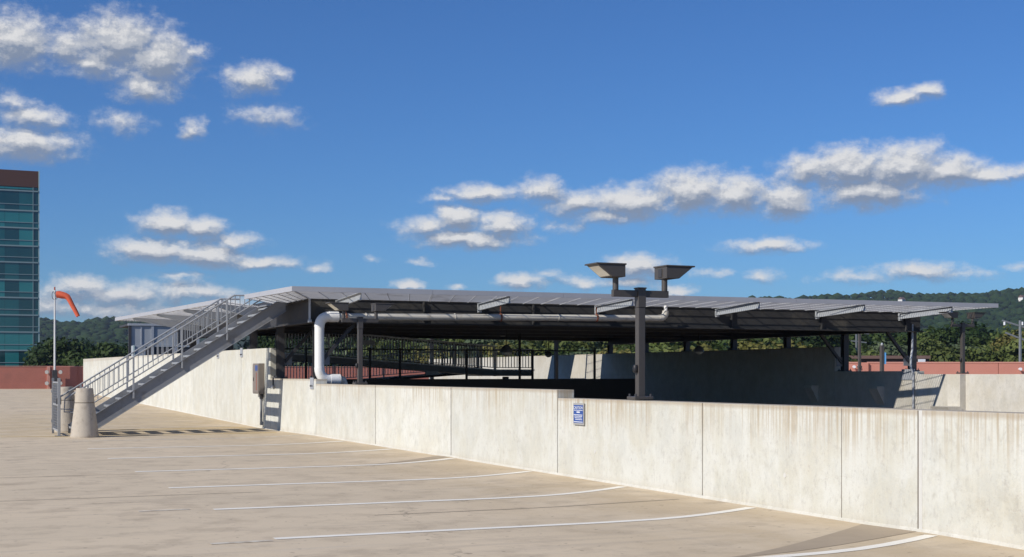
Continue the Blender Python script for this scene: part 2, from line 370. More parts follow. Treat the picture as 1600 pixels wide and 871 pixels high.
def dup(o, parent=None, loc=None):
    c = o.copy(); COL.objects.link(c)
    if parent is not None: c.parent = parent
    for ch in list(o.children): dup(ch, c)
    if loc is not None: c.location = loc
    return c
def place(o, parent, loc, rz=0):             # a shared-mesh copy of a piece
    c = bpy.data.objects.new(o.name.split('.')[0], o.data); COL.objects.link(c); c.parent = parent; c.location = loc; c.rotation_euler = (0, 0, rz); return c

# ------------------------------------------------------------------ setting: decks, ground, hills
WX = 8.97                                      # face of the parapet
QEND = 101.6
def deck_z(x, y):
    z = .009 * max(0, y - 40)
    r = max(0, min(1, (x - 6.4) / (WX - 6.4))); r = r * r * (3 - 2 * r)
    h = .030 * r * (1 if y < 34 else max(0, 1 - (y - 34) / 4))
    def hump(q0, A, up, dn):
        d = y - q0
        if d < 0: k = max(0, 1 + d / up)
        else: k = max(0, 1 - d / dn)
        k = k * k * (3 - 2 * k)
        return A * k * max(0, min(1, (x - 5.2) / (WX - 5.2)))
    h += hump(10.45, .015, 1.6, 1.0) + hump(23.9, .012, 1.5, .7)
    return z + h
def sheet(xs, ys, dz, fn):
    v = [(x, y, fn(x, y) + dz) for y in ys for x in xs]; n = len(xs)
    f = [(j * n + i, j * n + i + 1, (j + 1) * n + i + 1, (j + 1) * n + i) for j in range(len(ys) - 1) for i in range(n - 1)]
    mb = MB(); mb.v = v; mb.f = f; return mb
xs = [-70, -50, -35, -20, -10, -5, 0, 2, 4, 5] + [5 + .2 * i for i in range(1, 20)] + [WX + .02]
ys = [-30, -15, -5, 0, 3, 5] + [5.5 + .25 * i for i in range(0, 90)] + [28 + i for i in range(0, 14)] + [42 + 3 * i for i in range(0, 20)] + [QEND + .1]
deck = sheet(xs, ys, 0, deck_z).build('parking_deck', 'deck', shade=True); tag(deck, kind='structure')
bk = MB(); bk.box(-70, WX + .02, -30, QEND + .4, -.5, -.12); bk.build('deck_slab', 'well_floor', deck)
d2 = MB(); d2.box(WX + .3, 29.1, 90.8, QEND + .4, -.1, .40).box(29.1, 95, -30, 120, -.4, 0.02)
tag(d2.build('far_parking_deck', 'deck'), kind='structure')
wf0 = MB(); wf0.box(WX + .3, 28.8, -30, 31, -3.6, -3.3); tag(wf0.build('ramp_roadway', 'roofbrown'), kind='structure')
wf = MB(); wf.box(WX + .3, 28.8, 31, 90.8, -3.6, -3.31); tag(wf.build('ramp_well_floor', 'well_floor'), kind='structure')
# painted lines
def line(pts, w, m, name='painted_line', dz=.004):
    P = []; 
    for a, b in zip(pts[:-1], pts[1:]):
        n = max(1, int((Vector(b) - Vector(a)).length / .22))
        P += [(a[0] + (b[0] - a[0]) * i / n, a[1] + (b[1] - a[1]) * i / n) for i in range(n)]
    P.append(pts[-1]); v = []; f = []
    for i, p in enumerate(P):
        a = P[max(0, i - 1)]; b = P[min(len(P) - 1, i + 1)]; d = Vector((b[0] - a[0], b[1] - a[1])).normalized(); nrm = (-d[1], d[0])
        for s_ in (-1, 1):
            x = p[0] + nrm[0] * w / 2 * s_; y = p[1] + nrm[1] * w / 2 * s_; v.append((x, y, deck_z(x, y) + dz))
    f = [(2 * i, 2 * i + 2, 2 * i + 3, 2 * i + 1) for i in range(len(P) - 1)]
    mb = MB(); mb.v = v; mb.f = f
    return mb.build(name, m, deck)
for i, (q0, q1) in enumerate([(6.9, 7.7), (9.85, 10.75), (12.9, 13.85), (15.97, 17.05), (19.25, 20.25), (22.65, 23.75), (26.4, 27.3), (30.0, 30.9), (33.5, 34.5)]):
    pts = [(3.05, q0), (7.3, q0)] + [(7.3 + 1.55 * t, q0 + (q1 - .45 - q0) * t ** 1.7) for t in (.25, .5, .75, 1)]
    line(pts, .125 + .008 * i, 'white_paint' if i < 8 else 'worn_paint')
def patch(poly, m='dark_tan'):
    v = [(x, y, deck_z(x, y) + .003) for x, y in poly]; mb = MB(); mb.v = v; mb.f = [tuple(range(len(v)))]
    return mb.build('dark_patch', m, deck)
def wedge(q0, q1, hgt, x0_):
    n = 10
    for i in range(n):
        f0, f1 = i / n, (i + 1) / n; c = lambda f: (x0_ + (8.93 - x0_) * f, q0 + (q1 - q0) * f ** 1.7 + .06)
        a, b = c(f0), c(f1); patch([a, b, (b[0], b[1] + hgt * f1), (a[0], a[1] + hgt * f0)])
mat('dark_tan', (.39, .315, .225), rough=.95, var=.15, vscale=3)  # darker tan for the thin wedge sheets beside the parapet
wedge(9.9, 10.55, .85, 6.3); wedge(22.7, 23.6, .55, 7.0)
for q in (41.2, 44.9, 48.6, 52.4, 56.2, 60, 64, 68, 72, 76, 81, 86): line([(3.0, q), (8.6, q)], .15, 'worn_paint')
for q in (36.0, 38.6, 40.0): line([(3.4, q), (8.6, q + .1)], .12, 'yellow_paint')
for a, b in (((-.3, 41.0), (.9, 34.2)), ((1.6, 36.6), (3.2, 36.2))): line([a, b], .12, 'yellow_paint')
for q in (31.8, 35.4, 45, 50, 55, 60, 66, 72, 78, 84, 90): line([(-6.5, q), (-1.6, q)], .13, 'worn_paint')
for a, b, q in ((.2, 4.1, 18.05), (-1.5, 3.0, 22.1), (4.6, 8.6, 14.6)): line([(a, q), (b, q + .05)], .022, 'joint', 'sealed_joint')
for p, q in ((2.2, 16.1), (2.4, 12.75)): line([(p, q), (p + .6, q + .02)], .10, 'worn_paint')

GZ = -12
gr = MB(); n = 48
gr.v = [(0, 0, GZ)] + [(2750 * math.cos(2 * math.pi * i / n), 2750 * math.sin(2 * math.pi * i / n), GZ) for i in range(n)]
gr.f = [(0, 1 + i, 1 + (i + 1) % n) for i in range(n)]
tag(gr.build('ground', 'ground'), kind='structure')
gb = MB(); gb.box(-69, 94, -29, QEND, GZ, -.55 - 3.2); tag(gb.build('parking_garage', 'well_floor'), 'pale multi storey garage carrying the parking deck', 'parking garage')

# hills: ridge line by bearing
RPX = [-500, -100, 60, 110, 150, 190, 300, 600, 900, 1040, 1100, 1180, 1250, 1330, 1410, 1500, 1600, 1900, 2400]
RPY = [498, 500, 500, 503, 497, 496, 496, 490, 478, 473, 469, 466, 460, 459, 457, 457, 455, 458, 470]
def ridge(px): return np.interp(px, RPX, RPY)
RD0, RD1 = 520., 1700.
def hill_h(px, Y):
    top = EYE + (HOR - ridge(px)) * RD1 / F - 6
    t = np.clip((Y - RD0) / (RD1 - RD0), 0, 1)
    prof = 0.18 * t + .82 * t ** 1.6
    bump_ = 7 * np.sin(px * .013 + Y * .004) * np.sin(Y * .009 + px * .004) * np.clip(t * 3, 0, 1) * np.clip((1 - t) * 4, 0, 1)
    back = np.where(Y > RD1, (Y - RD1) * .12, 0)
    return GZ + (top - GZ) * prof + bump_ - back
pxs = np.linspace(-500, 2400, 146); Ys = np.concatenate([np.linspace(RD0, RD1, 40), [1760, 1880, 2000]])
v = []; f = []
for Y in Ys:
    for px in pxs:
        p = at(px, Y); v.append((p.x, p.y, float(hill_h(px, Y))))
n = len(pxs)
for j in range(len(Ys) - 1):
    for i in range(n - 1): f.append((j * n + i, j * n + i + 1, (j + 1) * n + i + 1, (j + 1) * n + i))
hm = MB(); hm.v = v; hm.f = f; tag(hm.build('hill', 'hillsoil', shade=True), kind='structure')
# forest on the hill: one mass of crowns
bm = bmesh.new(); bmesh.ops.create_icosphere(bm, subdivisions=1, radius=1)
bm.verts.ensure_lookup_table(); iv = np.array([vv.co[:] for vv in bm.verts]); ifc = np.array([[q.index for q in ff.verts] for ff in bm.faces]); bm.free()
V = []; Fc = []; cnt = 0
Y = RD0 + 20
while Y < RD1 + 40:
    step_px = 7.0 * F / Y * 1.0
    for lo, hi in ((-40, 290), (430, 1760)):
        st = step_px if (hi < 300 or True) else step_px
        px = lo
        while px < hi:
            vis = px < 240 or px > 1085 or Y < 760
            if vis:
                q = px + rng.uniform(-.4, .4) * st; yy = Y + rng.uniform(-7, 7)
                p = at(q, yy); h = float(hill_h(q, yy)); r = rng.uniform(3.0, 6.6)
                pv = iv * np.array([r * 1.15, r * 1.15, r * rng.uniform(.6, .85)]) * (1 + rng.uniform(-.22, .20, (len(iv), 1)))
                V.append(pv + np.array([p.x, p.y, h + r * .5 + rng.uniform(0, 1.5) + 3.5 * math.sin(q * .045 + Y * .02) * math.sin(q * .017 + Y * .013)])); Fc.append(ifc + cnt * len(iv)); cnt += 1
            px += st
    Y += 13 + (Y - RD0) * .010
V = np.concatenate(V); Fc = np.concatenate(Fc)
me = bpy.data.meshes.new('hillside_forest'); me.vertices.add(len(V)); me.vertices.foreach_set('co', V.ravel())
me.loops.add(Fc.size); me.loops.foreach_set('vertex_index', Fc.ravel()); me.polygons.add(len(Fc))
me.polygons.foreach_set('loop_start', np.arange(0, Fc.size, 3)); me.update(); me.validate(); me.materials.append(MATS['hill_leaf'])
fo = bpy.data.objects.new('hillside_forest', me); COL.objects.link(fo); tag(fo, 'dense dark green forest covering the far hillside', 'forest', kind='stuff')

# ------------------------------------------------------------------ parapet walls in panels
def wall_panels(name, label, x0, x1, edges, ztops, m, cat='wall', base=lambda y: -.1, gap=.022, joint=True):
    t = thing(name, label, cat, (0, 0, 0))
    for i, (a, b) in enumerate(zip(edges[:-1], edges[1:])):
        za, zb = ztops(a), ztops(b)
        mb = MB(); mb.hexa([(x0, a + gap / 2, base(a)), (x1, a + gap / 2, base(a)), (x1, b - gap / 2, base(b)), (x0, b - gap / 2, base(b)),
                            (x0, a + gap / 2, za), (x1, a + gap / 2, za), (x1, b - gap / 2, zb), (x0, b - gap / 2, zb)])
        mb.build('panel', m, t, bevel=.008)
    if joint:
        j = MB(); 
        for e in edges[1:-1]: j.box(x0 + .012, x1 - .012, e - gap, e + gap, base(e), ztops(e) - .012)
        if len(edges) > 2: j.build('joint_filler', 'joint', t)
    return t
T = .30
low = wall_panels('parapet_wall', 'lowest pale concrete parapet at the right with brown run stains under its top', WX, WX + T, [-12, -7.6, -3.2, 1.6, 6.1, 10.6, 14.7, 19.0], lambda q: 1.255 - .0022 * max(0, q - 6), 'conc_low')
wj = MB(); wj.box(WX - .004, WX + .05, 10.572, 10.622, -.02, 1.243); wj.build('sealant_strip', 'sealant', low)
wk_ = MB(); wk_.box(WX - .0045, WX + .03, 10.624, 10.638, -.02, 1.24); wk_.build('joint_line', 'joint', low)
wt = MB(); wt.box(WX - .003, WX + .02, 11.85, 11.856, 0, 1.23); wt.build('form_line', 'joint', low)
midw = wall_panels('parapet_wall', 'middle height pale concrete parapet between the blue sign and the white downpipe', WX, WX + T, [19.0, 23.7, 28.4, 33.4], lambda q: 1.355, 'conc_mid', gap=.04)
stp = wall_panels('parapet_wall', 'short pale parapet piece left of the white downpipe, where the stair shadow climbs', WX, WX + T, [33.4, 38.4], lambda q: 1.475, 'conc_step')
tall = wall_panels('screen_wall', 'tall pale concrete wall behind the stair carrying the electrical box', WX, WX + T, [38.4, 42.4, 46.4, 51, 56, 61, 66, 71, 76, 81, 86, 90.8], lambda q: 2.36 + .0042 * (q - 38.4), 'conc_tall', gap=.034)
# cast cove strip along the foot of the walls
def cove(q0, q1, par):
    mb = MB(); n = int((q1 - q0) / .5) + 1
    for i in range(n):
        a = q0 + (q1 - q0) * i / n; b = q0 + (q1 - q0) * (i + 1) / n; za, zb = deck_z(WX, a), deck_z(WX, b)
        mb.hexa([(WX - .035, a, za - .02), (WX + .001, a, za - .02), (WX + .001, b, zb - .02), (WX - .035, b, zb - .02),
                 (WX - .012, a, za + .018), (WX + .001, a, za + .032), (WX + .001, b, zb + .032), (WX - .012, b, zb + .018)])
    mb.build('cove_strip', 'conc_low', par)
cove(-2, 19, low); cove(19, 33.4, midw); cove(33.4, 38.4, stp); cove(38.4, 90, tall)
# patched tie holes
for par, pts in ((low, ((12.9, .44), (16.6, .42), (17.7, .46), (8.6, .86))), (midw, ((27.0, .36), (21.4, .30), (30.4, .38)))):
    for q, z in pts:
        mb = MB(); mb.tube([(WX + .01, q, z), (WX - .005, q, z)], .028, 12); o = mb.build('tie_patch', 'sealant', par)

# far wall of the ramp well
FX = 28.8
def fz(q): return 1.60
fl = thing('ramp_wall', 'sunlit low pale wall across the ramp well at the right, carrying a lamp post', 'wall')
for a, b in ((14, 20), (20, 26), (26, 29.4), (29.4, 34.2)):
    MB().box(FX, FX + .3, a + .006, b - .006, -3.3, 1.60).build('panel', 'conc_far', fl, bevel=.008)
MB().box(FX - .22, FX - .002, 32.0, 32.55, -3.3, 1.60).build('pilaster', 'conc_far', fl, bevel=.008)
MB().prism([(FX - .24, .62), (FX - .80, .62), (FX - .24, -.1)], 1, 31.9, 32.65).build('corbel', 'conc_far', fl)
f2 = thing('ramp_wall', 'low shaded wall piece under the right end of the helipad', 'wall')
for a, b in ((34.2, 38.45),): MB().box(FX, FX + .3, a + .006, b - .006, -3.3, 1.70).build('panel', 'conc_far', f2, bevel=.008)
f3 = thing('ramp_wall', 'high dark wall in deep shade under the helipad, running back across the ramp well', 'wall')
e = [38.45, 43, 48, 53, 58, 63, 68, 73, 80]
for a, b in zip(e[:-1], e[1:]): MB().box(FX, FX + .3, a + .006, b - .006, -3.3, 2.55).build('panel', 'conc_far', f3, bevel=.008)
for q in (36, 39.6):
    MB().prism([(FX - .003, 1.2), (FX - .3, 1.2), (FX - .3, 1.1), (FX - .003, .6)], 1, q - .22, q + .22).build('corbel', 'conc_far', f3 if q > 38.4 else f2)

# red perimeter walls
rw = thing('perimeter_wall', 'dull red parapet at the far left end of the parking deck, below the glass building', 'wall')
RT = 2.13
for a, b in ((-60, -20), (-20, -6), (-6, 7.7), (9.6, 24), (24, 42), (42, 60)):
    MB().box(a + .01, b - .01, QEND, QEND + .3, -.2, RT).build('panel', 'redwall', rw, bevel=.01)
MB().box(7.7, 9.6, QEND - .12, QEND + .3, -.2, RT + .02).build('pilaster', 'redwall', rw, bevel=.01)
MB().box(7.55, 7.75, QEND - .16, QEND - .002, 0, RT + .03).build('edge_strip', 'redcap', rw)
MB().box(-60, 60, QEND - .03, QEND + .33, RT + .021, RT + .06).build('coping', 'redcap', rw)
rw2 = thing('perimeter_wall', 'long salmon red parapet in the sun beyond the ramp wall at the right', 'wall')
YR = 110
def frontal(px0, px1, Y, z0, z1, thick, name, m, par, bev=0):
    a = at(px0, Y); b = at(px1, Y); c = at(px1, Y); fwd = Vector((SA, CA, 0)) * thick
    mb = MB(); mb.hexa([(a.x, a.y, z0), (b.x, b.y, z0), (b.x + fwd.x, b.y + fwd.y, z0), (a.x + fwd.x, a.y + fwd.y, z0),
                        (a.x, a.y, z1), (b.x, b.y, z1), (b.x + fwd.x, b.y + fwd.y, z1), (a.x + fwd.x, a.y + fwd.y, z1)])
    return mb.build(name, m, par, bevel=bev)
zt = zof(567.3, YR)
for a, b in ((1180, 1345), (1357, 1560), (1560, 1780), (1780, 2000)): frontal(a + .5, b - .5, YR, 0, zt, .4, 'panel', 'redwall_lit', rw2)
frontal(1345, 1357, YR - .25, 0, zt + .03, .6, 'pilaster', 'redwall_lit', rw2)
frontal(1180, 1345, YR - .05, zt + .001, zt + .08, .5, 'coping', 'redcap', rw2); frontal(1357, 2000, YR - .05, zt + .001, zt + .08, .5, 'coping', 'redcap', rw2)
for px, y in ((1335, 573.5), (1342, 573.5), (1595, 577)):
    Y0 = YR - .45; c = at(px, Y0, zof(y, Y0)); fw = Vector((SA, CA, 0))
    o = MB().tube([c, c + fw * .18], [.12, .12], 16).build('wall_light', 'signwhite', None)
    tag(o, {1335: 'left round white light of the close pair on the sunlit red parapet', 1342: 'right round white light of the close pair on the sunlit red parapet', 1595: 'single round white light near the right end of the red parapet'}[px], 'light', 'round lights on the red parapet')
    mb = MB().tube([c + fw * .17, c + fw * .46], .05, 8); mb.build('mount', 'signwhite', o)

# ------------------------------------------------------------------ helipad
PT = 3.76
pad = thing('helipad', 'raised grey steel helipad on columns over the ramp well, with sloping safety shelf', 'helipad', (0, 0, 0))
Oq = [(8.1, 32.4), (29.95, 31.85), (28.9, 57.6), (6.4, 53.1)]
Iq = [(9.05, 34.35), (29.05, 34.35), (29.05, 55.9), (9.05, 52.3)]
def lerp(a, b, t): return (a[0] + (b[0] - a[0]) * t, a[1] + (b[1] - a[1]) * t)
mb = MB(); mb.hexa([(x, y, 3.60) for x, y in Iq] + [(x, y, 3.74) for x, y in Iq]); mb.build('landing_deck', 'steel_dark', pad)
def shelf(i, t0, t1, nplk=6):
    o0, o1 = lerp(Oq[i], Oq[(i + 1) % 4], t0), lerp(Oq[i], Oq[(i + 1) % 4], t1)
    i0, i1 = lerp(Iq[i], Iq[(i + 1) % 4], t0), lerp(Iq[i], Iq[(i + 1) % 4], t1)
    L = Vector((i0[0] - o0[0], i0[1] - o0[1])).length; nb = max(4, int(L / .10)); mb = MB()
    for k in range(nb):
        a = (k + .5) / nb; p, q = lerp(o0, i0, a), lerp(o1, i1, a); z = 3.69 - .10 * a
        mb.beam((p[0], p[1], z), (q[0], q[1], z), .007, .036)
    W_ = Vector((o1[0] - o0[0], o1[1] - o0[1])).length; nc = max(2, int(W_ / .6))
    for k in range(nc + 1):
        t = .004 + .992 * k / nc; p, q = lerp(o0, o1, t), lerp(i0, i1, t); mb.beam((p[0], p[1], 3.662), (q[0], q[1], 3.562), .012, .016)
    tag(mb.build('grating_panel', 'plank', pad), kind='stuff')
    d = Vector((o1[0] - o0[0], o1[1] - o0[1])).normalized(); nn = Vector((-d[1], d[0])) * .03
    mb = MB(); mb.hexa([(o0[0], o0[1], 3.635), (o1[0], o1[1], 3.635), (o1[0] + nn[0], o1[1] + nn[1], 3.635), (o0[0] + nn[0], o0[1] + nn[1], 3.635),
                        (o0[0], o0[1], PT), (o1[0], o1[1], PT), (o1[0] + nn[0], o1[1] + nn[1], PT), (o0[0] + nn[0], o0[1] + nn[1], PT)])
    mb.beam((o0[0] + d[0] * .01 + nn[0] * 2.2, o0[1] + nn[1] * 2.2, 3.65), (o1[0] + nn[0] * 2.2, o1[1] + nn[1] * 2.2, 3.65), .08, .02)
    mb.build('edge_channel', 'lip', pad)
    return o0, o1, i0, i1
for a in range(6): shelf(0, a / 6, (a + 1) / 6 - .0004)
tA1 = lambda q: (Oq[3][1] - q) / (Oq[3][1] - Oq[0][1])
shelf(3, tA1(36.35), .9995)            # near piece, right of the stair opening
for a, b in ((.0005, .26), (.2604, .52), (.5204, tA1(38.5))): shelf(3, a, b)
for a in range(4): shelf(1, a / 4 + .0004, (a + 1) / 4 - .0004, 3)
for a in range(4): shelf(2, a / 4 + .0004, (a + 1) / 4 - .0004, 3)
def bracket(po, pi):     # outrigger channel from shelf edge to girder
    ao = Vector((po[0], po[1], 3.555)); ai = Vector((pi[0], pi[1], 3.44))
    mb = MB(); mb.beam(ao, ai, .012, .17); mb.beam(ao, ai, .075, .014, off=(-.03, .09)); mb.beam(ao, ai, .075, .014, off=(-.03, -.09))
    mb.beam(ai + Vector((0, 0, -.14)), ai + Vector((0, 0, .1)), .10, .10, up=(0, 1, 0))
    return mb.build('outrigger', 'bracket', pad)
# near side, six of them; px of outer end from the photograph's structure
for px in (566, 799, 992, 1190, 1355, 1492):
    c = (px - 800) / F
    for t in np.linspace(0, 1, 2001):
        o_ = lerp(Oq[0], Oq[1], t); X = CA * o_[0] - SA * o_[1]; Yc = SA * o_[0] + CA * o_[1]
        if X / Yc >= c: break
    o_ = (o_[0], o_[1] + .10); bracket(o_, (o_[0] - .08, 34.3))
for q in (39.6, 43.2, 46.8, 50.4):
    t = tA1(q); o_ = lerp(Oq[3], Oq[0], t)
    mb = MB(); x1 = 9.0; mb.hexa([(o_[0] + .1, q - .04, 3.58), (x1, q - .04, 3.16), (x1, q + .04, 3.16), (o_[0] + .1, q + .04, 3.58),
                                (o_[0] + .1, q - .04, 3.655), (x1, q - .04, 3.565), (x1, q + .04, 3.565), (o_[0] + .1, q + .04, 3.655)]); mb.build('outrigger', 'bracket', pad)
# girders
def gird(a, b, z0, z1, w=.30, m='girder', name='girder'):
    h = z1 - z0; mb = MB(); mb.ibeam((a[0], a[1], (z0 + z1) / 2), (b[0], b[1], (z0 + z1) / 2), w, h, .03)
    return mb.build(name, m, pad)
g = MB(); g.box(9.05, 29.05, 34.33, 34.37, 2.98, 3.57)
g.box(9.0, 29.1, 34.22, 34.50, 2.945, 2.979); g.build('fascia_girder', 'girder', pad)
for x in np.arange(12.2, 28.9, 3.25): MB().box(x - .02, x + .02, 34.27, 34.328, 2.981, 3.56).build('stiffener', 'girder', pad)
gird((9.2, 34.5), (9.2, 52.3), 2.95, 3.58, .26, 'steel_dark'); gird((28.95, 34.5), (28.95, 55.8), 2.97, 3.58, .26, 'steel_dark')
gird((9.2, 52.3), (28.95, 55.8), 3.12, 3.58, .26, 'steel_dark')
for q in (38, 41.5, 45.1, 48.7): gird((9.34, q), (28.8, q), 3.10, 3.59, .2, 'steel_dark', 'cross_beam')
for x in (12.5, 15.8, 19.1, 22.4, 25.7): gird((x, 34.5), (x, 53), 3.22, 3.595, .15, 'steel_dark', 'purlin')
cproto = None
def column(x, y, z0, z1, sgn, brace=True):
    brace = z0 < 2
    h = MB(); hw = .10
    h.box(x - hw, x + hw, y - hw, y - hw + .016, z0, z1); h.box(x - hw, x + hw, y + hw - .016, y + hw, z0, z1); h.box(x - .008, x + .008, y - hw + .016, y + hw - .016, z0, z1)
    c = h.build('column', 'steel_dark', pad)
    b = MB(); b.box(x - .17, x + .17, y - .17, y + .17, z0, z0 + .035)
    for i in (-1, 1):
        for j in (-1, 1): b.lathe([(.018, 0), (.018, .05)], (x + i * .135, y + j * .135, z0 + .035), 8)
    b.build('base_plate', 'steel_dark', c)
    if brace:
        k = MB(); k.beam((x + sgn * .12, y, z1 - 1.0), (x + sgn * 1.0, y, z1 - .02), .09, .09, up=(0, 1, 0)); k.build('knee_brace', 'steel_dark', c)
        k = MB(); k.box(min(x + sgn * .1, x + sgn * .34), max(x + sgn * .1, x + sgn * .34), y - .012, y + .012, z1 - 1.1, z1 - .78); k.build('gusset', 'steel', c)
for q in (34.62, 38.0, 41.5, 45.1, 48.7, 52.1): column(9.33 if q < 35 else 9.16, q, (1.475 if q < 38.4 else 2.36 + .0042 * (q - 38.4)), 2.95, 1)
for q in (34.62, 38.1, 41.5, 45.1, 48.7, 52.2, 55.6): column(FX + .16, q, 1.70 if q < 38.4 else 2.55, 2.97, -1)
for q in (33.75, 42.3, 46.1):                 # bolted plates on the outer wall face
    z = 1.44 if q < 38 else 2.36
    mb = MB(); mb.box(WX - .022, WX - .002, q - .16, q + .16, z - .22, z + .07)
    o = mb.build('anchor_plate', 'galv', pad, bevel=.004)
    for i in (-.08, .08): MB().tube([(WX - .045, q + i, z - .14), (WX - .02, q + i, z - .14)], .022, 8).build('bolt', 'steel_dark', o)
mb = MB(); mb.box(FX - .03, FX - .003, 34.3, 34.9, 1.42, 1.76); mb.build('anchor_plate', 'galv', pad, bevel=.004)
rl = MB(); rl.box(21.5, 28.4, 58.6, 61.2, 3.45, 3.6).box(24.5, 25.5, 56.9, 58.599, 3.45, 3.6); rl.build('shadow_slab', 'steel_dark', pad)  # added slab on legs, out of view, only to shade the ramp wall
for x in (21.7, 28.2): MB().box(x - .08, x + .08, 59.8, 59.96, -3.3, 3.449).build('shadow_slab_leg', 'steel_dark', pad)
# corner conduit
mb = MB(); mb.tube([(9.02, 34.2, 3.57), (9.02, 34.2, 3.0)], .03, 8); mb.box(8.98, 9.06, 34.15, 34.25, 2.95, 3.02); mb.build('conduit', 'galv', pad)
cd = MB(); cd.tube([(FX - .06, 34.35, 3.2), (FX - .06, 34.35, 2.4), (FX - .16, 34.3, 2.1), (FX - .16, 34.3, 1.8), (FX - .06, 34.3, 1.6), (FX - .06, 34.3, .0)], .035, 8); cd.build('drain_conduit', 'galv', pad)

# ------------------------------------------------------------------ white drain pipe
def arc(c, a, b, n=7):   # quarter turn from a through corner c to b
    a, b, c = Vector(a), Vector(b), Vector(c)
    return [((1 - t) ** 2) * a + 2 * t * (1 - t) * c + t * t * b for t in [i / n for i in range(n + 1)]]
r = .125; x0 = 9.24; yq = 34.06
pp = thing('drain_pipe', 'fat white plastic drain pipe with elbows, dropping to the parapet from under the helipad', 'pipe')
zt_ = 3.10
MB().tube([(x0, yq, 1.76), (x0, yq, zt_ - .26)], r, 20).build('down_pipe', 'pvc', pp, shade=True)
MB().tube(arc((x0, yq, zt_), (x0, yq, zt_ - .28), (x0 + .28, yq, zt_)), r + .008, 20).build('elbow', 'pvc', pp, shade=True)
MB().tube(arc((x0, yq, 1.46), (x0, yq, 1.78), (x0 + .30, yq, 1.46)), r + .008, 20).build('elbow', 'pvc', pp, shade=True)
MB().tube([(x0 + .29, yq, 1.46), (x0 + .55, yq, 1.46)] , r + .02, 20).build('coupling', 'pvc', pp, shade=True)
MB().tube([(x0 + .5, yq, 1.46), (x0 + .62, yq + .05, 1.44), (x0 + .68, yq + .1, 1.3), (x0 + .7, yq + .12, 0.4)], r, 20).build('down_pipe', 'pvc_beige', pp, shade=True)
xe = 19.55; r2 = .092
MB().tube([(x0 + .26, yq, zt_), (x0 + .5, yq, zt_)], r + .018, 20).build('coupling', 'pvc', pp, shade=True)
MB().tube([(x0 + .5, yq, zt_ + .0), (xe - .2, yq, zt_ + .12)], r2, 20).build('level_pipe', 'pvc_beige', pp, shade=True)
MB().tube(arc((xe, yq, zt_ + .12), (xe - .22, yq, zt_ + .12), (xe, yq, zt_ + .34)), r2 + .006, 18).build('elbow', 'pvc_beige', pp, shade=True)
MB().tube([(xe, yq, zt_ + .33), (xe + .02, yq + .02, zt_ + .5)], .05, 14).build('inlet', 'pvc', pp, shade=True)
for x in (10.5, 13.0, 16.1, 18.6):
    z = zt_ + .12 * (x - x0) / (xe - x0); mb = MB(); mb.tube([(x - .012, yq, z), (x + .012, yq, z)], r2 + .012, 16)
    mb.build('collar', 'pvc_beige', pp, shade=True)
for x in (9.95, 14.35, 17.3):
    z = zt_ + .12 * (x - x0) / (xe - x0); mb = MB(); mb.tube([(x - .02, yq, z), (x + .02, yq, z)], r2 + .02, 16)
    mb.box(x - .012, x + .012, yq - .012, yq + .012, z + .1, 3.5); mb.build('hanger', 'rust', pp)

# ------------------------------------------------------------------ stair
st = thing('steel_stair', 'grey open tread steel stair with picket handrails climbing from the parking deck to the helipad', 'stair')
SX, SQ0, SQ1, K = 3.69, 36.50, 38.30, .634
def zs(x): return (x - SX) * K
dv = .425; TOPX = 8.95
for q in (SQ0, SQ1):
    x_a, x_b = SX, TOPX
    mb = MB(); s_ = -1 if q == SQ0 else 1
    ya, yb = (q, q + .012) if q == SQ0 else (q - .012, q)
    poly = [(x_a + .002, 0.0), (x_a + .10 / K, .10 * 0 + zs(x_a + .10 / K) * 0 + .0) if False else (x_a + .002, 0.0), (x_b, zs(x_b)), (x_b, zs(x_b) + dv * .55), (x_b - .25, zs(x_b - .25) + dv), (x_a - .30, zs(x_a - .30) + dv), (x_a - .30, 0)]
    poly = [poly[0]] + poly[2:]
    mb.prism(poly, 1, ya, yb)
    fl_ = .07; a = Vector((x_a, (ya + yb) / 2, zs(x_a))); b = Vector((x_b, (ya + yb) / 2, zs(x_b)))
    off = -fl_ / 2 if s_ < 0 else fl_ / 2
    mb.beam(a + Vector((0, off, .006)), b + Vector((0, off, .006)), fl_, .014); 
    a2 = Vector((x_a - .30, (ya + yb) / 2 + off, zs(x_a - .30) + dv - .007)); b2 = Vector((x_b - .25, (ya + yb) / 2 + off, zs(x_b - .25) + dv - .007)); mb.beam(a2, b2, fl_, .014)
    mb.build('stringer', 'steel', st)
RUN, RISE = .305, .305 * K
tr = MB(); tr.box(-.145, .145, SQ0 + .02, SQ1 - .02, -.02, 0); tr.box(-.145, -.13, SQ0 + .02, SQ1 - .02, -.055, -.0201); tr.box(.13, .145, SQ0 + .02, SQ1 - .02, -.055, -.0201)
tr0 = None; i = 0; x = SX - .14
while x < TOPX - .1:
    z = zs(x) + dv * .66
    if tr0 is None: tr0 = tr.build('tread', 'steel_rail', st); tr0.location = (x, 0, z)
    else: place(tr0, st, (x, 0, z))
    x += RUN
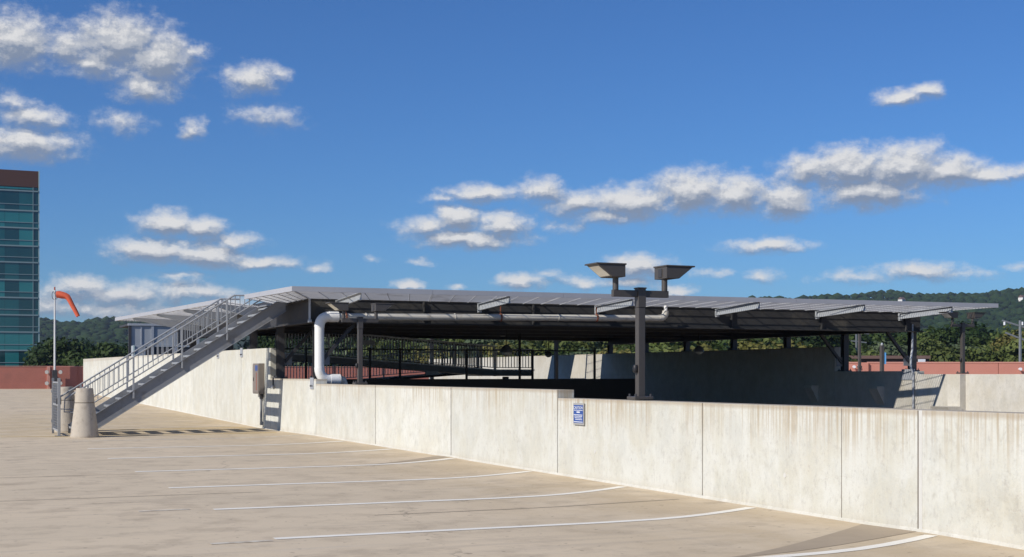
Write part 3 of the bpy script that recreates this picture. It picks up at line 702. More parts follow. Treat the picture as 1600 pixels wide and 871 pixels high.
# railings
RH = .90; xk = 7.53; zk = 3.74
def zrail(x): return zs(x) + dv + RH - .03
shift = zk - zrail(xk)
def zr(x): return zrail(x) + shift
pk = MB().box(-.009, .009, -.009, .009, 0, 1).build('picket', 'steel_rail', st); pk.scale = (1, 1, .001); first = True
for q in (SQ0 - .035, SQ1 + .035):
    s_ = -1 if q < 37 else 1
    x_lo = 3.15 if s_ < 0 else 3.2
    mb = MB(); mb.tube([(x_lo, q, zr(x_lo)), (xk, q, zr(xk)), (xk + .55, q, zk)], .023, 10)
    # bottom return loop
    mb.tube([(x_lo, q, zr(x_lo)), (x_lo - .02, q, zr(x_lo) - .34), (x_lo + .38, q, zr(x_lo) - .36)], .018, 8)
    mb.build('handrail', 'steel_rail', st, shade=True)
    xs_, xe_ = 3.75, TOPX - .45
    lowr = lambda x: zr(x) - .56
    mb = MB(); mb.tube([(xs_, q, lowr(xs_)), (xe_, q, lowr(xe_))], .018, 8); mb.build('bottom_rail', 'steel_rail', st, shade=True)
    for xp in ((3.72, 4.87, 6.13, 7.33) if s_ < 0 else (3.72, 4.95, 6.2, 7.45)):
        MB().box(xp - .023, xp + .023, q - .023, q + .023, zs(xp) + dv * .5, zr(xp)).build('post', 'steel_rail', st, bevel=.004)
    x = 3.84
    while x < 8.05:
        zt2 = zr(x) if x < xk else zk
        if all(abs(x - p_) > .05 for p_ in (3.72, 4.87, 6.13, 7.33)):
            o = place(pk, st, (x, q, lowr(x))) if not first else pk
            o.location = (x, q, lowr(x)); o.scale = (1, 1, max(.1, zt2 - lowr(x))); first = False
        x += .128
# top landing
mb = MB(); mb.box(8.55, 9.0, SQ0 + .03, SQ1 - .03, 3.50, 3.54); mb.build('landing', 'steel', st)
# short guard beside the opening
# gate
gt = thing('gate', 'closed grey metal gate with wire mesh at the foot of the stair', 'gate', (3.0, 36.4, 0))
MB().box(-.035, .035, -.035, .035, 0, 1.50).build('gate_post', 'steel_rail', gt, bevel=.006)
MB().box(-.11, .11, -.08, .08, 0.002, .02).build('foot_plate', 'steel', gt)
mb = MB(); 
for z in (1.36, .78, .12): mb.box(-.02, .02, .07, 1.80, z, z + .045)
for y in (.07, 1.76): mb.box(-.02, .02, y, y + .045, .1201, 1.405)
mb.build('gate_frame', 'steel_rail', gt)
mb = MB()
for i in range(24): y = .12 + i * .07; mb.box(-.0035, .0035, y, y + .007, .165, 1.36)
for i in range(17): z = .2 + i * .07; mb.box(-.003, .003, .115, 1.76, z, z + .006)
tag(mb.build('wire_mesh', 'steel', gt), kind='stuff')
mb = MB(); mb.box(-.06, .06, .05, .17, .82, .98); mb.build('latch_box', 'steel_dark', gt, bevel=.006)
mb = MB(); mb.box(-.03, .03, 1.86, 1.92, 0, 1.50); mb.box(-.05, .05, 1.80, 1.86, .3, .38); mb.box(-.05, .05, 1.80, 1.86, 1.1, 1.18); mb.build('hinge_post', 'steel', gt)
# concrete cones
def cone(loc, label):
    c = thing('concrete_bollard', label, 'bollard', loc, group='concrete bollards flanking the stair foot')
    MB().lathe([(.345, 0), (.352, .03), (.345, .06), (.243, .86), (.241, .868)], seg=36).build('base', 'cone', c, shade=True)
    MB().lathe([(.228, .869), (.228, .884)], seg=36).build('groove', 'joint', c, shade=True)
    MB().lathe([(.240, .885), (.240, .89), (.214, 1.22), (.205, 1.245), (.17, 1.25)], seg=36).build('cap', 'cone', c, shade=True)
    return c
cone((3.55, 35.6, 0), 'tapered concrete bollard standing clear in front of the stair foot, facing the camera')
cone((3.42, 39.3, 0), 'tapered concrete bollard half hidden behind the mesh gate')

# ------------------------------------------------------------------ lamp posts
def lamp_post():
    t = thing('lamp_post', 'dark bronze post with two box floodlights on the near parapet, right of the blue sign', 'lamp post', (9.12, 16.6, 1.235), group='twin head lamp posts on the walls')
    h = 1.52
    MB().box(-.053, .053, -.053, .053, .05, 1.30).build('pole', 'bronze', t, bevel=.008)
    MB().box(-.15, .15, -.12, .12, 0.012, .055).build('base_plate', 'bronze', t, bevel=.01)
    b = MB()
    for i in (-1, 1):
        for j in (-1, 1): b.lathe([(.016, 0), (.016, .035)], (i * .12, j * .085, .055), 8)
    b.build('anchor_bolts', 'steel_dark', t)
    MB().box(-.060, .060, -.060, .060, 1.30, 1.56).build('sleeve', 'bronze', t, bevel=.006)
    MB().box(-.068, .068, -.068, .068, 1.561, 1.58).build('cap', 'bronze', t, bevel=.005)
    MB().lathe([(.028, -.055), (.04, -.035), (.04, .035), (.028, .055)], (-.075, 0, .44), 12).build('photo_sensor', 'steel_black', t, shade=True)
    for s_ in (-1, 1):
        a = MB(); x1, x2 = (.061, .44) if s_ > 0 else (-.44, -.061)
        a.box(x1, x2, -.035, .035, 1.445, 1.54); arm = a.build('arm', 'bronze', t, bevel=.006)
        c = s_ * .39; MB().lathe([(.042, 1.541), (.042, 1.71)], (c, 0, 0), 14).build('stem', 'bronze', arm, shade=True)
        # head: flat lid, tapered body, sloping lens
        w = .175; z0, z1 = 1.71, 1.875
        xi = s_ * .325; xb = s_ * .53; xo = s_ * .75
        body = MB(); body.prism([(xi, z0), (xb, z0), (xo, z1), (xi, z1)], 1, -w, w)
        hd = body.build('lamp_head', 'bronze', t, bevel=.006)
        lid = MB(); xa, xc = sorted((xi - s_ * .012, xo + s_ * .03)); lid.box(xa, xc, -w - .012, w + .012, z1 + .0005, z1 + .022); lid.build('lid', 'bronze', hd, bevel=.006)
        d = Vector((xo - xb, 0, z1 - z0)).normalized(); nn = Vector((s_ * d.z, 0, -abs(d.x)))
        p0 = Vector((xb, 0, z0)) + d * .03; p1 = Vector((xo, 0, z1)) - d * .03
        le = MB(); q0 = p0 + nn * .004; q1 = p1 + nn * .004; le.beam(q0, q1, 2 * w - .06, .006, up=(0, 0, 1)); le.build('lens', 'lens', hd)
        pl = MB(); xx = sorted((xi - s_ * .012, xi - s_ * .001)); pl.box(xx[0], xx[1], -.05, .05, z0 + .02, z0 + .14); pl.build('cover_plate', 'steel_dark', hd, bevel=.003)
    return t
l1 = lamp_post()
l2 = dup(l1, loc=(9.12, 30.05, 1.355)); l2['label'] = 'dark bronze twin head lamp post just right of the white downpipe'
l3 = dup(l1, loc=(FX + .15, 32.3, 1.60)); l3['label'] = 'small looking twin head lamp post on the sunlit far wall at the right'

# ------------------------------------------------------------------ blue sign, electrical box
sg = thing('wall_sign', 'small upright blue sign with pale lettering on the low parapet', 'sign', (WX - .02, 18.2, 0))
w2 = .18; zc = 1.0; hh = .165
MB().box(-.008, .006, -w2, w2, zc - hh, zc + hh).build('sign_plate', 'signgrey', sg, bevel=.002)
MB().box(-.011, -.0085, -w2 + .018, w2 - .018, zc - hh + .03, zc + hh - .03).build('blue_field', 'blue', sg)
# text faces -x, so build with y to the left
def txt(body, size, z, m, ext=.0012, y=0, sx=1.0):
    cu = bpy.data.curves.new('lettering', 'FONT'); cu.body = body; cu.size = size; cu.align_x = 'CENTER'; cu.extrude = ext
    o = bpy.data.objects.new('lettering', cu); COL.objects.link(o)
    dg = bpy.context.evaluated_depsgraph_get(); me = bpy.data.meshes.new_from_object(o.evaluated_get(dg)); bpy.data.objects.remove(o)
    me.materials.clear(); me.materials.append(MATS[m]); ob = bpy.data.objects.new('lettering', me); COL.objects.link(ob); ob.parent = sg
    ob.rotation_euler = (R(90), 0, R(-90)); ob.location = (-.0135, y, z); ob.scale = (sx, 1, 1); return ob
txt('CAUTION', .060, zc + .074, 'signwhite', sx=1.15)
mb = MB()
mb.box(-.0135, -.0115, -.15, .15, zc + .052, zc + .060); mb.box(-.0135, -.0115, -.055, .055, zc + .018, zc + .038)
mb.box(-.0135, -.0115, -.14, .15, zc - .018, zc - .008)
for z, a, b in ((-.040, -.13, .13), (-.064, -.11, .12), (-.088, -.13, .10)):
    y = a
    while y < b:
        l_ = .02 + .025 * random.random(); mb.box(-.0135, -.0115, y, min(b, y + l_), zc + z, zc + z + .011); y += l_ + .010
mb.box(-.0135, -.0115, -.15, .15, zc - .124, zc - .114)
mb.build('small_print', 'signwhite', sg)
eb = thing('electrical_box', 'brown grey electrical box with a blue sticker on the tall wall', 'electrical box', (WX, 39.55, 0))
MB().box(-.17, -.002, -.40, .40, 1.02, 1.92).build('cabinet', 'boxgrey', eb, bevel=.01)
MB().box(-.185, -.172, -.37, .37, 1.05, 1.89).build('door', 'boxgrey', eb, bevel=.004)
MB().box(-.20, -.186, .22, .26, 1.40, 1.50).build('door_handle', 'steel_dark', eb)
MB().box(-.188, -.1855, -.30, .02, 1.70, 1.86).build('blue_sticker', 'blue', eb)
mb = MB()
for i in range(9): mb.box(-.188, -.1855, -.20, -.10, 1.60 - i * .058, 1.637 - i * .058)
mb.build('red_lettering', 'redmark', eb)
MB().box(-.012, -.002, .42, .66, 1.52, 1.93).build('notice_sheet', 'signwhite', eb)
MB().tube([(-.06, -.22, 1.02), (-.06, -.22, .12)], .035, 10).build('conduit', 'steel', eb, shade=True)
MB().box(-.10, -.02, -.28, -.16, .87, 1.019).build('conduit_coupling', 'steel_dark', eb)
MB().box(-.09, -.002, -.27, -.17, .10, .20).build('conduit_clamp', 'steel', eb)
# small lever bracket at top of the short parapet
ob = thing('wall_bracket', 'small grey bracket hanging over the short parapet beside the steel column', 'bracket', (WX, 38.0, 1.475))
MB().box(-.03, .2, -.02, .02, .002, .03).build('strap', 'galv', ob); MB().box(-.035, -.003, -.02, .02, -.22, .03).build('hook', 'steel_dark', ob)
MB().box(-.07, -.036, -.12, .06, -.26, -.18).build('plate', 'galv', ob)

# ------------------------------------------------------------------ walkways and ramps under the pad
def rail_run(par, a, b, h, m, post_every=1.9, pick=.12, picks=True, r_=.02):
    a = Vector(a); b = Vector(b); L = (b - a).length; up = Vector((0, 0, h))
    mb = MB(); mb.beam(a + up, b + up, .06, .06); mb.build('top_rail', m, par)
    if picks:
        mb = MB(); mb.beam(a + Vector((0, 0, .1)), b + Vector((0, 0, .1)), .03, .03); mb.build('lower_rail', m, par)
    n = max(1, round(L / post_every))
    for i in range(n + 1):
        p = a.lerp(b, i / n); MB().box(p.x - .025, p.x + .025, p.y - .025, p.y + .025, p.z - .25, p.z + h + .02).build('post', m, par)
    if picks:
        mb = MB(); k = int(L / pick)
        for i in range(k):
            p = a.lerp(b, (i + .5) / k); mb.box(p.x - .013, p.x + .013, p.y - .013, p.y + .013, p.z + .1, p.z + h)
        tag(mb.build('pickets', m, par), kind='stuff')
def slab(par, a, b, w, t, m, name='ramp_slab'):
    mb = MB(); a = Vector(a); b = Vector(b)
    mb.hexa([(a.x, a.y, a.z - t), (b.x, b.y, b.z - t), (b.x, b.y + w, b.z - t), (a.x, a.y + w, a.z - t), (a.x, a.y, a.z), (b.x, b.y, b.z), (b.x, b.y + w, b.z), (a.x, a.y + w, a.z)])
    return mb.build(name, m, par)
def pq(px, q):
    c = (px - 800) / F; Y = q / (CA - SA * c); return Y * (CA * c + SA), Y
rp = thing('access_ramp', 'grey switchback ramp with picket railings in the shade under the helipad', 'ramp')
xa, Ya = pq(445, 49.5); xb, Yb = pq(774, 49.5); xc, Yc_ = pq(834, 49.5)
za, zb = zof(552, Ya), zof(578.5, Yb)
slab(rp, (xa, 49.5, za), (xb, 49.5, zb), 1.5, .24, 'steel'); slab(rp, (xb, 49.5, zb), (xc, 49.5, zb), 3.2, .24, 'steel', 'landing_slab')
ed = MB(); ed.beam((xa, 49.44, za), (xb, 49.44, zb), .06, .05); ed.beam((xb, 49.44, zb), (xc, 49.44, zb), .06, .05); ed.build('edge_angle', 'rail_light', rp)
rail_run(rp, (xa, 49.6, za), (xb, 49.6, zb), .95, 'rail_light'); rail_run(rp, (xb + .05, 49.6, zb), (xc, 49.6, zb), .82, 'rail_light')
rail_run(rp, (xa, 50.95, za), (xb, 50.95, zb), .95, 'steel', picks=True)
xd, Yd = pq(560, 51.2); zd = zof(594, Yd)
slab(rp, (xd, 51.2, zd), (xb, 51.2, zb - .02), 1.5, .12, 'steel_dark'); ed = MB(); ed.beam((xd - 3, 51.14, zd - .2), (xb, 51.14, zb - .02), .06, .06); ed.build('edge_angle', 'rail_light', rp)
rail_run(rp, (xd - 3, 51.3, zd - .2), (xb, 51.3, zb), .88, 'rail_light')
for px in (500, 620, 790): xx, YY = pq(px, 50.2); MB().box(xx - .1, xx + .1, 50.1, 50.3, -3.3, 1.5).build('support_post', 'steel_dark', rp)
for px in (577, 677):
    xx, YY = pq(px, 49.1); MB().box(xx - .25, xx + .25, 49.2, 49.35, zof(586 if px > 600 else 539, YY), zof(580 if px > 600 else 532, YY)).build('cable_box', 'galv', rp)
wk = thing('walkway', 'dark walkway slab with black guard rail crossing the well under the helipad', 'walkway')
xa, Ya = pq(436, 46.6); xb, Yb = pq(932, 46.6); zw = 1.42
MB().box(xa, xb + 2, 46.6, 47.5, .5, zw).build('walkway_slab', 'steel_black', wk)
n = 7; 
MB().box(xa, xb, 46.68, 46.72, zof(548, (Ya + Yb) / 2) - .0, zof(546, (Ya + Yb) / 2) + .0).build('top_rail', 'steel_black', wk)
for px in (478, 578, 625, 729, 812, 832, 929):
    xx, YY = pq(px, 46.7); MB().box(xx - .035, xx + .035, 46.66, 46.74, zw, zof(545 if px not in (812, 832) else (512 if px == 812 else 546), 50)).build('post', 'steel_black', wk)

def pendant(px, q, y0, y1, label):
    xx, YY = pq(px, q); zc_ = zof((y0 + y1) / 2, YY); rr = (y1 - y0) / 2 * YY / F
    t = thing('pendant_lamp', label, 'lamp', (xx, q, zc_), group='round lamps hanging under the helipad')
    MB().lathe([(.03, rr * 1.0), (rr * .5, rr * .8), (rr * .95, rr * .25), (rr, -.05), (rr * .96, -rr * .2)], seg=20).build('shade', 'lampmetal', t, shade=True)
    MB().lathe([(rr * .9, -rr * .21), (rr * .8, -rr * .45), (rr * .4, -rr * .72), (.02, -rr * .8)], seg=20).build('bowl', 'lens', t, shade=True)
    MB().tube([(0, 0, rr), (0, 0, 3.22 - zc_)], .015, 6).build('stem', 'steel_black', t)
pendant(791, 44, 539, 559, 'largest round hanging lamp under the helipad, in front of the ramp landing')
pendant(857, 50, 548, 560, 'small round hanging lamp beside the lit patch of wall')
pendant(1092, 43, 540, 556, 'round hanging lamp right of the foreground lamp post, against the dark wall')

# ------------------------------------------------------------------ screened stair house at far left of the pad
sh = thing('stair_enclosure', 'grey enclosure of metal mesh panels above the tall wall, under the helipad tip', 'enclosure', (9.7, 74, 0))
for x in (0, 1.18, 2.4, 3.6): MB().box(x - .07, x + .07, 0, .14, .3, 4.2).build('frame_post', 'steel_dark' if x == 0 else 'galv', sh)
MB().box(-.1, 3.7, -.02, .16, 4.2, 4.32).build('head_rail', 'galv', sh); MB().box(.08, 3.6, .02, .12, 3.08, 3.16).build('mid_rail', 'galv', sh)
for x in (.6,): MB().box(x - .03, x + .03, .02, .1, 3.17, 4.19).build('mullion', 'galv', sh)
for a, b in ((.08, 1.1), (1.26, 2.32)): MB().box(a, b, .06, .09, 3.17, 4.19).build('mesh_panel', 'mesh_panel', sh)
for a, b in ((2.48, 3.52),): MB().box(a, b, .06, .09, 3.17, 4.19).build('dark_panel', 'steel_dark', sh)
MB().box(.08, 3.6, .06, .09, .4, 3.07).build('lower_panel', 'steel_dark', sh)
MB().box(-.1, 3.8, .17, 3.6, 4.19, 4.3).build('roof', 'steel_dark', sh)
cb_ = tag(MB().box(9.35, 9.95, 70.0, 70.9, 0, 3.05).build('utility_cabinet', 'mesh_panel', None, bevel=.02), 'plain grey cabinet standing behind the tall wall, left of the mesh enclosure', 'cabinet')
MB().box(9.33, 9.40, 69.95, 70.0, 0, 3.06).build('edge_strip', 'pale_edge', cb_)

# ------------------------------------------------------------------ windsock
wx, wq = 0, 0
Yw = 96.0; c = at(85.5, Yw); ws = thing('windsock', 'orange windsock bent down on a white pole rising behind the red parapet', 'windsock', (c.x, c.y, 0))
Hh = zof(458, Yw)
MB().tube([(0, 0, .6), (0, 0, 3.5), (0, 0, Hh + .2)], [.075, .07, .05], 12).build('pole', 'whitepole', ws, shade=True)
MB().tube([(0, 0, Hh + .2), (0, 0, Hh + .42)], .05, 10).build('obstruction_light', 'redmark', ws, shade=True)
MB().box(-.18, .18, -.12, .12, .5, 1.9).build('mount_box', 'steel_dark', ws, bevel=.02)
# basket frame
rgt = Vector((CA, -SA, 0))
mb = MB(); 
for k in range(2):
    pts = []
    for j in range(17):
        a = 2 * math.pi * j / 16; fw = Vector((SA, CA, 0)); pts.append(rgt * (.02 + .2 * k - .12) + fw * .27 * math.cos(a) + Vector((0, 0, Hh - .18 + .27 * math.sin(a))))
    mb.tube(pts, .02, 6, cap=False)
mb.build('hoop', 'steel_dark', ws)
fw = Vector((SA, CA, 0)); px2m = Yw / F
path = [(-.1, -2), (3, -2), (8, -3), (13, -4), (17, -6), (20, -11), (24, -19), (29, -28), (33, -36)]
rad = [6.0, 5.8, 5.4, 4.8, 4.5, 4.2, 4.0, 3.5, 3.1]
pts = [rgt * ((a + 3.5) * px2m) + Vector((0, 0, Hh + (b - .5) * px2m)) for a, b in path]
me_ = MB(); me_.tube(pts, [q * px2m * .92 for q in rad], 18, cap=False)
for i, vtx in enumerate(me_.v): me_.v[i] = tuple(Vector(vtx) + Vector((0, 0, .03 * math.sin(i * 1.7))))
me_.build('sock', 'sock', ws, shade=True)
for s_ in (-.55, .42):
    for z in (1.75, .95): MB().tube([rgt * s_ - fw * .05 + Vector((0, 0, z)), rgt * s_ + fw * .02 + Vector((0, 0, z))], .14, 14).build('bracket_disc', 'signgrey', ws)

# ------------------------------------------------------------------ glass office building
bY = 280; rc = at(60, bY); ob = thing('office_building', 'tall teal glass office building with a brown top band at the left edge', 'building', (rc.x, rc.y, 0))
zb_t = zof(268, bY) ; Wd = 42; Dp = 30
MB().box(-Wd + .2, -.2, .25, Dp, GZ, zb_t - .05).build('core', 'glass_dark', ob)
MB().box(-Wd, 0, 0, Dp + .2, zof(293.5, bY), zb_t).build('top_band', 'brownpanel', ob, bevel=.05)
MB().box(.001, .22, -.05, Dp, GZ, zb_t + .1).build('corner_edge', 'pale_edge', ob)
bands = [299.8, 330.5, 357.5, 385.5, 411, 438.5, 466, 493, 519.5, 548, 576, 604]
cols = [0.0, -1.05] + [-1.05 - 2.75 * i for i in range(1, 16)]
vm_ = MB()
pane_cache = {}
mull = MB().box(-.06, .06, -.12, .0, 0, 1).build('mullion', 'mullion', ob); mull.location = (-1.05, 0, GZ); mull.scale = (1, 1, zof(293.5, bY) - GZ)
rng2 = random.Random(3)
zprev = zof(293.5, bY)
teal_rows = {0: 1, 2: 1, 4: .3, 6: .2, 8: .3, 9: .5, 3: .25}
for ri, yb_ in enumerate(bands):
    zl = zof(yb_, bY); H = zprev - zl; zm = zl + H * .32
    MB().box(-Wd, 0, -.16, .0, zl - .14, zl + .14).build('spandrel_rail', 'mullion', ob)
    if ri > 0: MB().box(-Wd, 0, -.10, .0, zm - .06, zm + .06).build('transom', 'mullion', ob)
    for ci in range(6):
        x1, x0_ = cols[ci], cols[ci + 1]; m_ = 'glass_teal' if rng2.random() < teal_rows.get(ri, .12) else ('glass_mid' if rng2.random() < .35 else 'glass_dark')
        if ci == 0: m_ = 'glass_dark'
        for (za_, zb2, mm) in ((zl + .14, zm - .06, m_ if rng2.random() < .8 else 'glass_mid'), (zm + .06, zprev - .14, m_)):
            if zb2 - za_ < .1: continue
            MB().box(x0_ + .03, x1 - .03, .0 + .01 * rng2.random(), .2, za_, zb2).build('pane', mm, ob)
    zprev = zl
# building beyond the salmon wall
lb = thing('low_building', 'low brown roofed building behind the salmon parapet', 'building')
frontal(1200, 1452, 150, GZ, zof(561, 150), 14, 'wall', 'roofbrown', lb); frontal(1196, 1454, 149.5, zof(561, 150) + .01, zof(556, 150), 15, 'roof', 'roofbrown', lb)
frontal(1436, 1446, 149, zof(566, 149), zof(561.5, 149), .4, 'roof_vent', 'signwhite', lb)
for px, y, Y, lab in ((1409, 466, 1560, 'tiny white house in the trees high on the far hill'), (1597, 467, 1500, 'white house at the right edge on the far hill')):
    c = at(px, Y, float(hill_h(px, Y)) + 6); t = thing('hill_house', lab, 'house', tuple(c)); t.rotation_euler = (0, 0, .3)
    t.scale = (.7, .7, .7); MB().box(-5, 5, -4, 4, -8, 5).build('wall', 'housewhite', t); MB().prism([(-4.6, 5.01), (4.6, 5.01), (0, 9)], 0, -5.4, 5.4).build('roof', 'roofbrown', t)
    for i in (-3, 0, 3): MB().box(i - .6, i + .6, -4.06, -3.98, 1.5, 3.6).build('window', 'glass_dark', t)

# utility poles and distant posts
def util(px, Y, ytop, label, arm=True, ang=0.15):
    c = at(px, Y); t = thing('utility_pole', label, 'utility pole', (c.x, c.y, GZ)); z = zof(ytop, Y) - GZ
    MB().tube([(0, 0, 0), (0, 0, z)], [.18, .12], 8).build('pole', 'lampmetal', t, shade=True)
    if arm:
        for d_, zz in ((1.6, .5), (1.3, 1.6)):
            mb = MB(); mb.beam(rgt * -d_ + Vector((0, 0, z - zz + ang)), rgt * d_ + Vector((0, 0, z - zz - ang)), .14, .14); mb.build('crossarm', 'lampmetal', t)
        for d_ in (-1.4, 0.2, 1.4): MB().lathe([(.09, 0), (.09, .3)], tuple(rgt * d_ + Vector((0, 0, z - .42))), 8).build('insulator', 'signwhite', t)
util(1594, 120, 501, 'pale utility pole with sloping crossarms at the right edge, before the trees', ang=.5)
util(1240, 190, 517, 'pale utility pole seen through the gap below the helipad, left of the right hand columns')
util(1338, 170, 514, 'pale utility pole seen just right of the inner steel column')
c = at(1343, 105); t = thing('street_lamp', 'thin dark lamp pole standing behind the salmon parapet', 'street lamp', (c.x, c.y, 0)); z = zof(508, 105)
MB().box(-.09, .09, -.09, .09, 0, z).build('pole', 'bronze', t); MB().box(-.14, .14, -.14, .14, 2.1, 2.25).build('collar', 'bronze', t); MB().box(-.6, .6, -.08, .08, z + .001, z + .12).build('arm', 'bronze', t)
c = at(1378, 104); t = thing('banner_post', 'short dark post with a blue banner behind the dark wall', 'banner post', (c.x, c.y, 0)); z = zof(540, 104)
MB().box(-.12, .12, -.12, .12, 0, z).build('post', 'bronze', t); MB().lathe([(.08, 0), (.10, .1), (.04, .2)], (0, 0, z), 10).build('finial', 'galv', t)
mb = MB(); mb.beam(rgt * .13 + Vector((0, 0, z - 1.0)), rgt * .32 + Vector((0, 0, z - 1.0)), .04, .9); 
mat('banner', (.10, .32, .62), var=.05); mb.build('banner', 'banner', t)

# ------------------------------------------------------------------ trees
def crown_mesh(name, m, seed, n=7500, H=10, Rr=4.2, leaf=.235):
    g = np.random.default_rng(seed); cl = []
    for i in range(26):
        a = g.uniform(0, 2 * math.pi); z = g.uniform(-.9, 1); rr = math.sqrt(max(0, 1 - z * z)) * g.uniform(.45, 1)
        cl.append((rr * math.cos(a) * Rr * .85, rr * math.sin(a) * Rr * .85, z * H * .42, g.uniform(.8, 2.1)))
    cl = np.array(cl); idx = g.integers(0, len(cl), n); c = cl[idx]
    d = g.normal(size=(n, 3)); d /= np.linalg.norm(d, axis=1)[:, None]
    pos = c[:, :3] + d * (c[:, 3] * g.uniform(.5, 1.12, n) )[:, None] * np.array([1, 1, .8])
    nr = d + g.normal(size=(n, 3)) * .55 + np.array([0, 0, .25]); nr /= np.linalg.norm(nr, axis=1)[:, None]
    t1 = np.cross(nr, g.normal(size=(n, 3))); t1 /= np.linalg.norm(t1, axis=1)[:, None]; t2 = np.cross(nr, t1)
    s = (leaf * g.uniform(.6, 1.35, n))[:, None]
    q = np.stack([pos - t1 * s - t2 * s * .5, pos + t1 * s * .2 - t2 * s * .7, pos + t1 * s + t2 * s * .4, pos - t1 * s * .2 + t2 * s * .7], 1).reshape(-1, 3)
    fc = np.arange(4 * n).reshape(-1, 4)
    me = bpy.data.meshes.new(name); me.from_pydata(q.tolist(), [], fc.tolist()); me.update(); me.materials.append(MATS[m]); return me
def trunk_mesh(H, seed):
    g = random.Random(seed); mb = MB(); mb.tube([(0, 0, 0), (.1, .05, H * .35), (-.1, .1, H * .62), (0, 0, H * .85)], [.38, .28, .18, .06], 8)
    for i in range(7):
        a = g.uniform(0, 6.28); z = H * g.uniform(.32, .62); L = g.uniform(2, 3.6)
        mb.tube([(0, 0, z), (math.cos(a) * L * .5, math.sin(a) * L * .5, z + L * .5), (math.cos(a) * L, math.sin(a) * L, z + L * 1.1)], [.14, .09, .03], 6)
    o = mb.build('trunk', 'bark', None, shade=True); me = o.data; bpy.data.objects.remove(o); return me
VAR = {}
for k, m, sd_ in (('dark', 'leaf_dark', 1), ('dark', 'leaf_dark', 2), ('mid', 'leaf_mid', 3), ('mid', 'leaf_mid', 4), ('light', 'leaf_light', 5), ('yellow', 'leaf_yellow', 6), ('grey', 'leaf_grey', 7), ('light', 'leaf_light', 8)):
    VAR.setdefault(k, []).append(crown_mesh('crown', m, sd_))
TM = [trunk_mesh(12, i) for i in range(3)]
LAB = {'dark': 'dark green broadleaf tree', 'mid': 'mid green broadleaf tree', 'light': 'light yellow green leafy tree', 'yellow': 'olive yellow leafy tree', 'grey': 'pale grey green bushy tree'}
LM = [(30, 'beside the glass building'), (70, 'right at the corner of the glass building'), (88, 'just left of the windsock pole'), (108, 'just right of the windsock pole'), (125, 'above the shaded end of the red parapet'), (150, 'above the left end of the tall wall'), (172, 'left of the grey cabinet'), (205, 'behind the grey cabinet'), (260, 'behind the mesh enclosure'),
 (450, 'left of the first steel column'), (478, 'left of the white downpipe'), (505, 'behind the white downpipe'), (530, 'right of the white downpipe'), (565, 'behind the second lamp post'), (595, 'behind the high end of the ramp'), (625, 'above the ramp middle'), (655, 'above the brightest ramp post'), (690, 'where both ramp railings cross'), (730, 'above the low end of the ramp'), (765, 'left of the largest hanging lamp'),
 (800, 'behind the largest hanging lamp'), (830, 'above the ramp landing'), (860, 'above the lit patch of wall'), (890, 'right of the small hanging lamp'), (920, 'above the end of the guard rail'), (955, 'left above the dark wall'), (985, 'just left of the foreground lamp post'), (1015, 'behind the foreground lamp post'), (1045, 'just right of the foreground lamp post'), (1080, 'left of the right hand hanging lamp'), (1110, 'behind the right hand hanging lamp'),
 (1145, 'right of the right hand hanging lamp'), (1180, 'above the middle of the dark wall'), (1215, 'left of the paler utility pole'), (1250, 'behind the paler utility pole'), (1285, 'above the right end of the dark wall'), (1318, 'left of the inner steel column'), (1340, 'right of the inner steel column'), (1362, 'left of the banner post'), (1385, 'behind the banner post'), (1405, 'right of the banner post'), (1428, 'left of the corner column'),
 (1448, 'right of the corner column'), (1466, 'under the pad tip'), (1482, 'left of the far lamp post'), (1498, 'touching the far lamp post'), (1516, 'right of the far lamp post'), (1540, 'well right of the far lamp post'), (1565, 'left of the sloping crossarms'), (1590, 'under the sloping crossarms'), (1612, 'at the right picture edge'), (9999, 'beyond the right picture edge')]
USED = set()
def tree_label(px, kind, where):
    lm = next(t for lim, t in LM if px < lim); base = LAB[kind]
    row = {'b': 'back row ', 'l': 'low ', 'n': ''}[where]
    return row + base + ' ' + lm
def tree(px, Y, ytop, kind, where, sc=1.0, group='trees beyond the garage'):
    lb_ = tree_label(px, kind, where)
    if lb_ in USED: return
    USED.add(lb_); c = at(px, Y); top = zof(ytop, Y); t = thing('broadleaf_tree', tree_label(px, kind, where), 'tree', (c.x, c.y, GZ), random.uniform(0, 6.28), group)
    Ht = top - GZ; k = Ht / 15.2
    o = bpy.data.objects.new('crown', random.choice(VAR[kind])); COL.objects.link(o); o.parent = t
    w = sc * random.uniform(.9, 1.15); o.location = (0, 0, Ht - 5.1 * k * 1.0); o.scale = (k * w, k * w, k * random.uniform(.95, 1.1))
    o = bpy.data.objects.new('trunk', random.choice(TM)); COL.objects.link(o); o.parent = t; o.scale = (k, k, k)
random.seed(11)
for px, Y, yt, kd in ((78, 240, 534, 'dark'), (100, 205, 531, 'mid'), (116, 250, 536, 'dark'), (130, 200, 547, 'mid'), (146, 230, 541, 'dark'), (162, 195, 537, 'mid'), (180, 240, 543, 'mid'), (196, 205, 535, 'mid'), (214, 240, 540, 'dark')):
    tree(px, Y, yt, kd, 'n', 1.1, 'trees at the left beyond the deck')
px = 430
while px < 1300:
    Y = random.choice((168, 185, 205)); tree(px + random.uniform(-8, 8), Y, random.uniform(505, 524), random.choice(('dark', 'mid', 'light', 'light', 'grey', 'mid')), 'n', 1.05, 'trees seen below the helipad')
    px += 27
px = 440
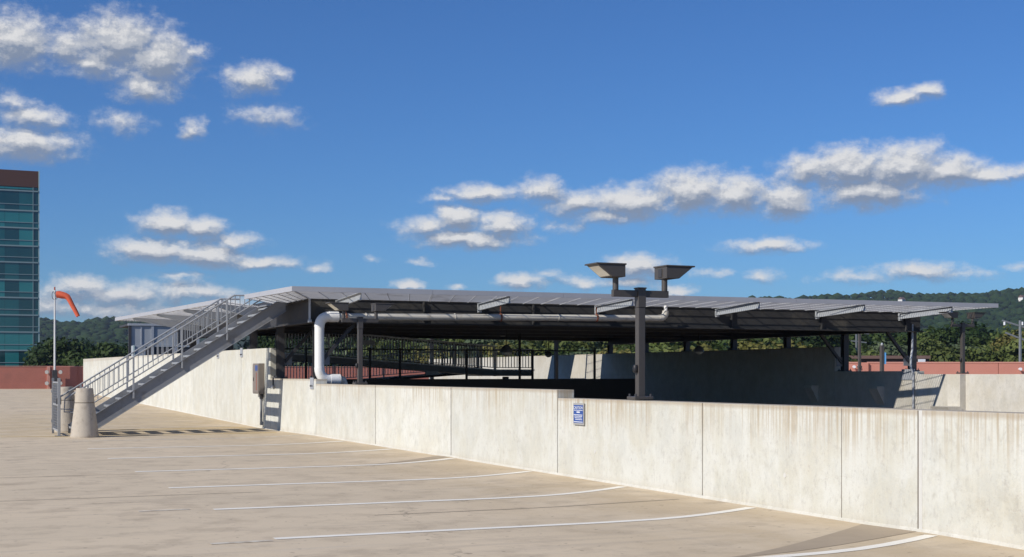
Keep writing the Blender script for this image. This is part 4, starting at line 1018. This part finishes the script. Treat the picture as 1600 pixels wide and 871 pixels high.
while px < 1310:
    Y = 145; tree(px + random.uniform(-10, 10), Y, random.uniform(536, 548), random.choice(('light', 'yellow', 'grey', 'mid', 'light')), 'l', 1.3, 'low trees seen below the helipad')
    px += 30
for px, Y, yt, kd in ((1305, 230, 512, 'dark'), (1330, 215, 520, 'mid'), (1352, 240, 510, 'dark'), (1372, 220, 524, 'mid'), (1392, 245, 512, 'dark'), (1400, 200, 532, 'grey'), (1418, 230, 520, 'mid'), (1440, 210, 530, 'light'), (1455, 250, 519, 'grey'), (1470, 215, 516, 'mid'), (1488, 240, 513, 'dark'), (1508, 235, 510, 'dark'), (1520, 205, 532, 'grey'), (1535, 225, 518, 'mid'), (1552, 245, 521, 'mid'), (1572, 200, 519, 'light'), (1594, 195, 516, 'yellow'), (1620, 210, 512, 'mid'), (1605, 190, 530, 'light'), (1480, 190, 540, 'light'), (1545, 190, 542, 'light'), (1420, 190, 544, 'mid'), (1360, 190, 545, 'light'), (1650, 220, 515, 'dark')):
    tree(px, Y, yt, kd, 'n', 1.1, 'trees at the right beyond the parapet')
px = 1290
while px < 1640:
    tree(px, 320, random.uniform(519, 536), random.choice(('dark', 'mid', 'dark')), 'b', 1.3, 'back row of trees at the right'); px += 24
px = 74
while px < 240:
    tree(px, 330, random.uniform(539, 552), 'dark', 'b', 1.4, 'back row of trees at the left'); px += 22
px = -20
for px in range(430, 1310, 26): tree(px, 330, random.uniform(522, 536), random.choice(('dark', 'mid')), 'b', 1.5, 'back row of trees behind the helipad')

# ------------------------------------------------------------------ haze
HAZE = 0.00010
if HAZE:
    hm_ = bpy.data.materials.new('haze_air'); hm_.use_nodes = True; t = hm_.node_tree; t.nodes.clear()
    pv = N(t, 'ShaderNodeVolumePrincipled'); pv.inputs['Color'].default_value = (.72, .84, 1, 1); pv.inputs['Density'].default_value = HAZE; pv.inputs['Anisotropy'].default_value = .2
    out = N(t, 'ShaderNodeOutputMaterial'); link(t, pv.outputs[0], out.inputs['Volume']); MATS['haze_air'] = hm_
    hz = MB().box(-2800, 2800, -2800, 2800, GZ - 1, 150).build('haze', 'haze_air'); tag(hz, 'thin blue summer haze over the whole valley', 'haze', kind='stuff')
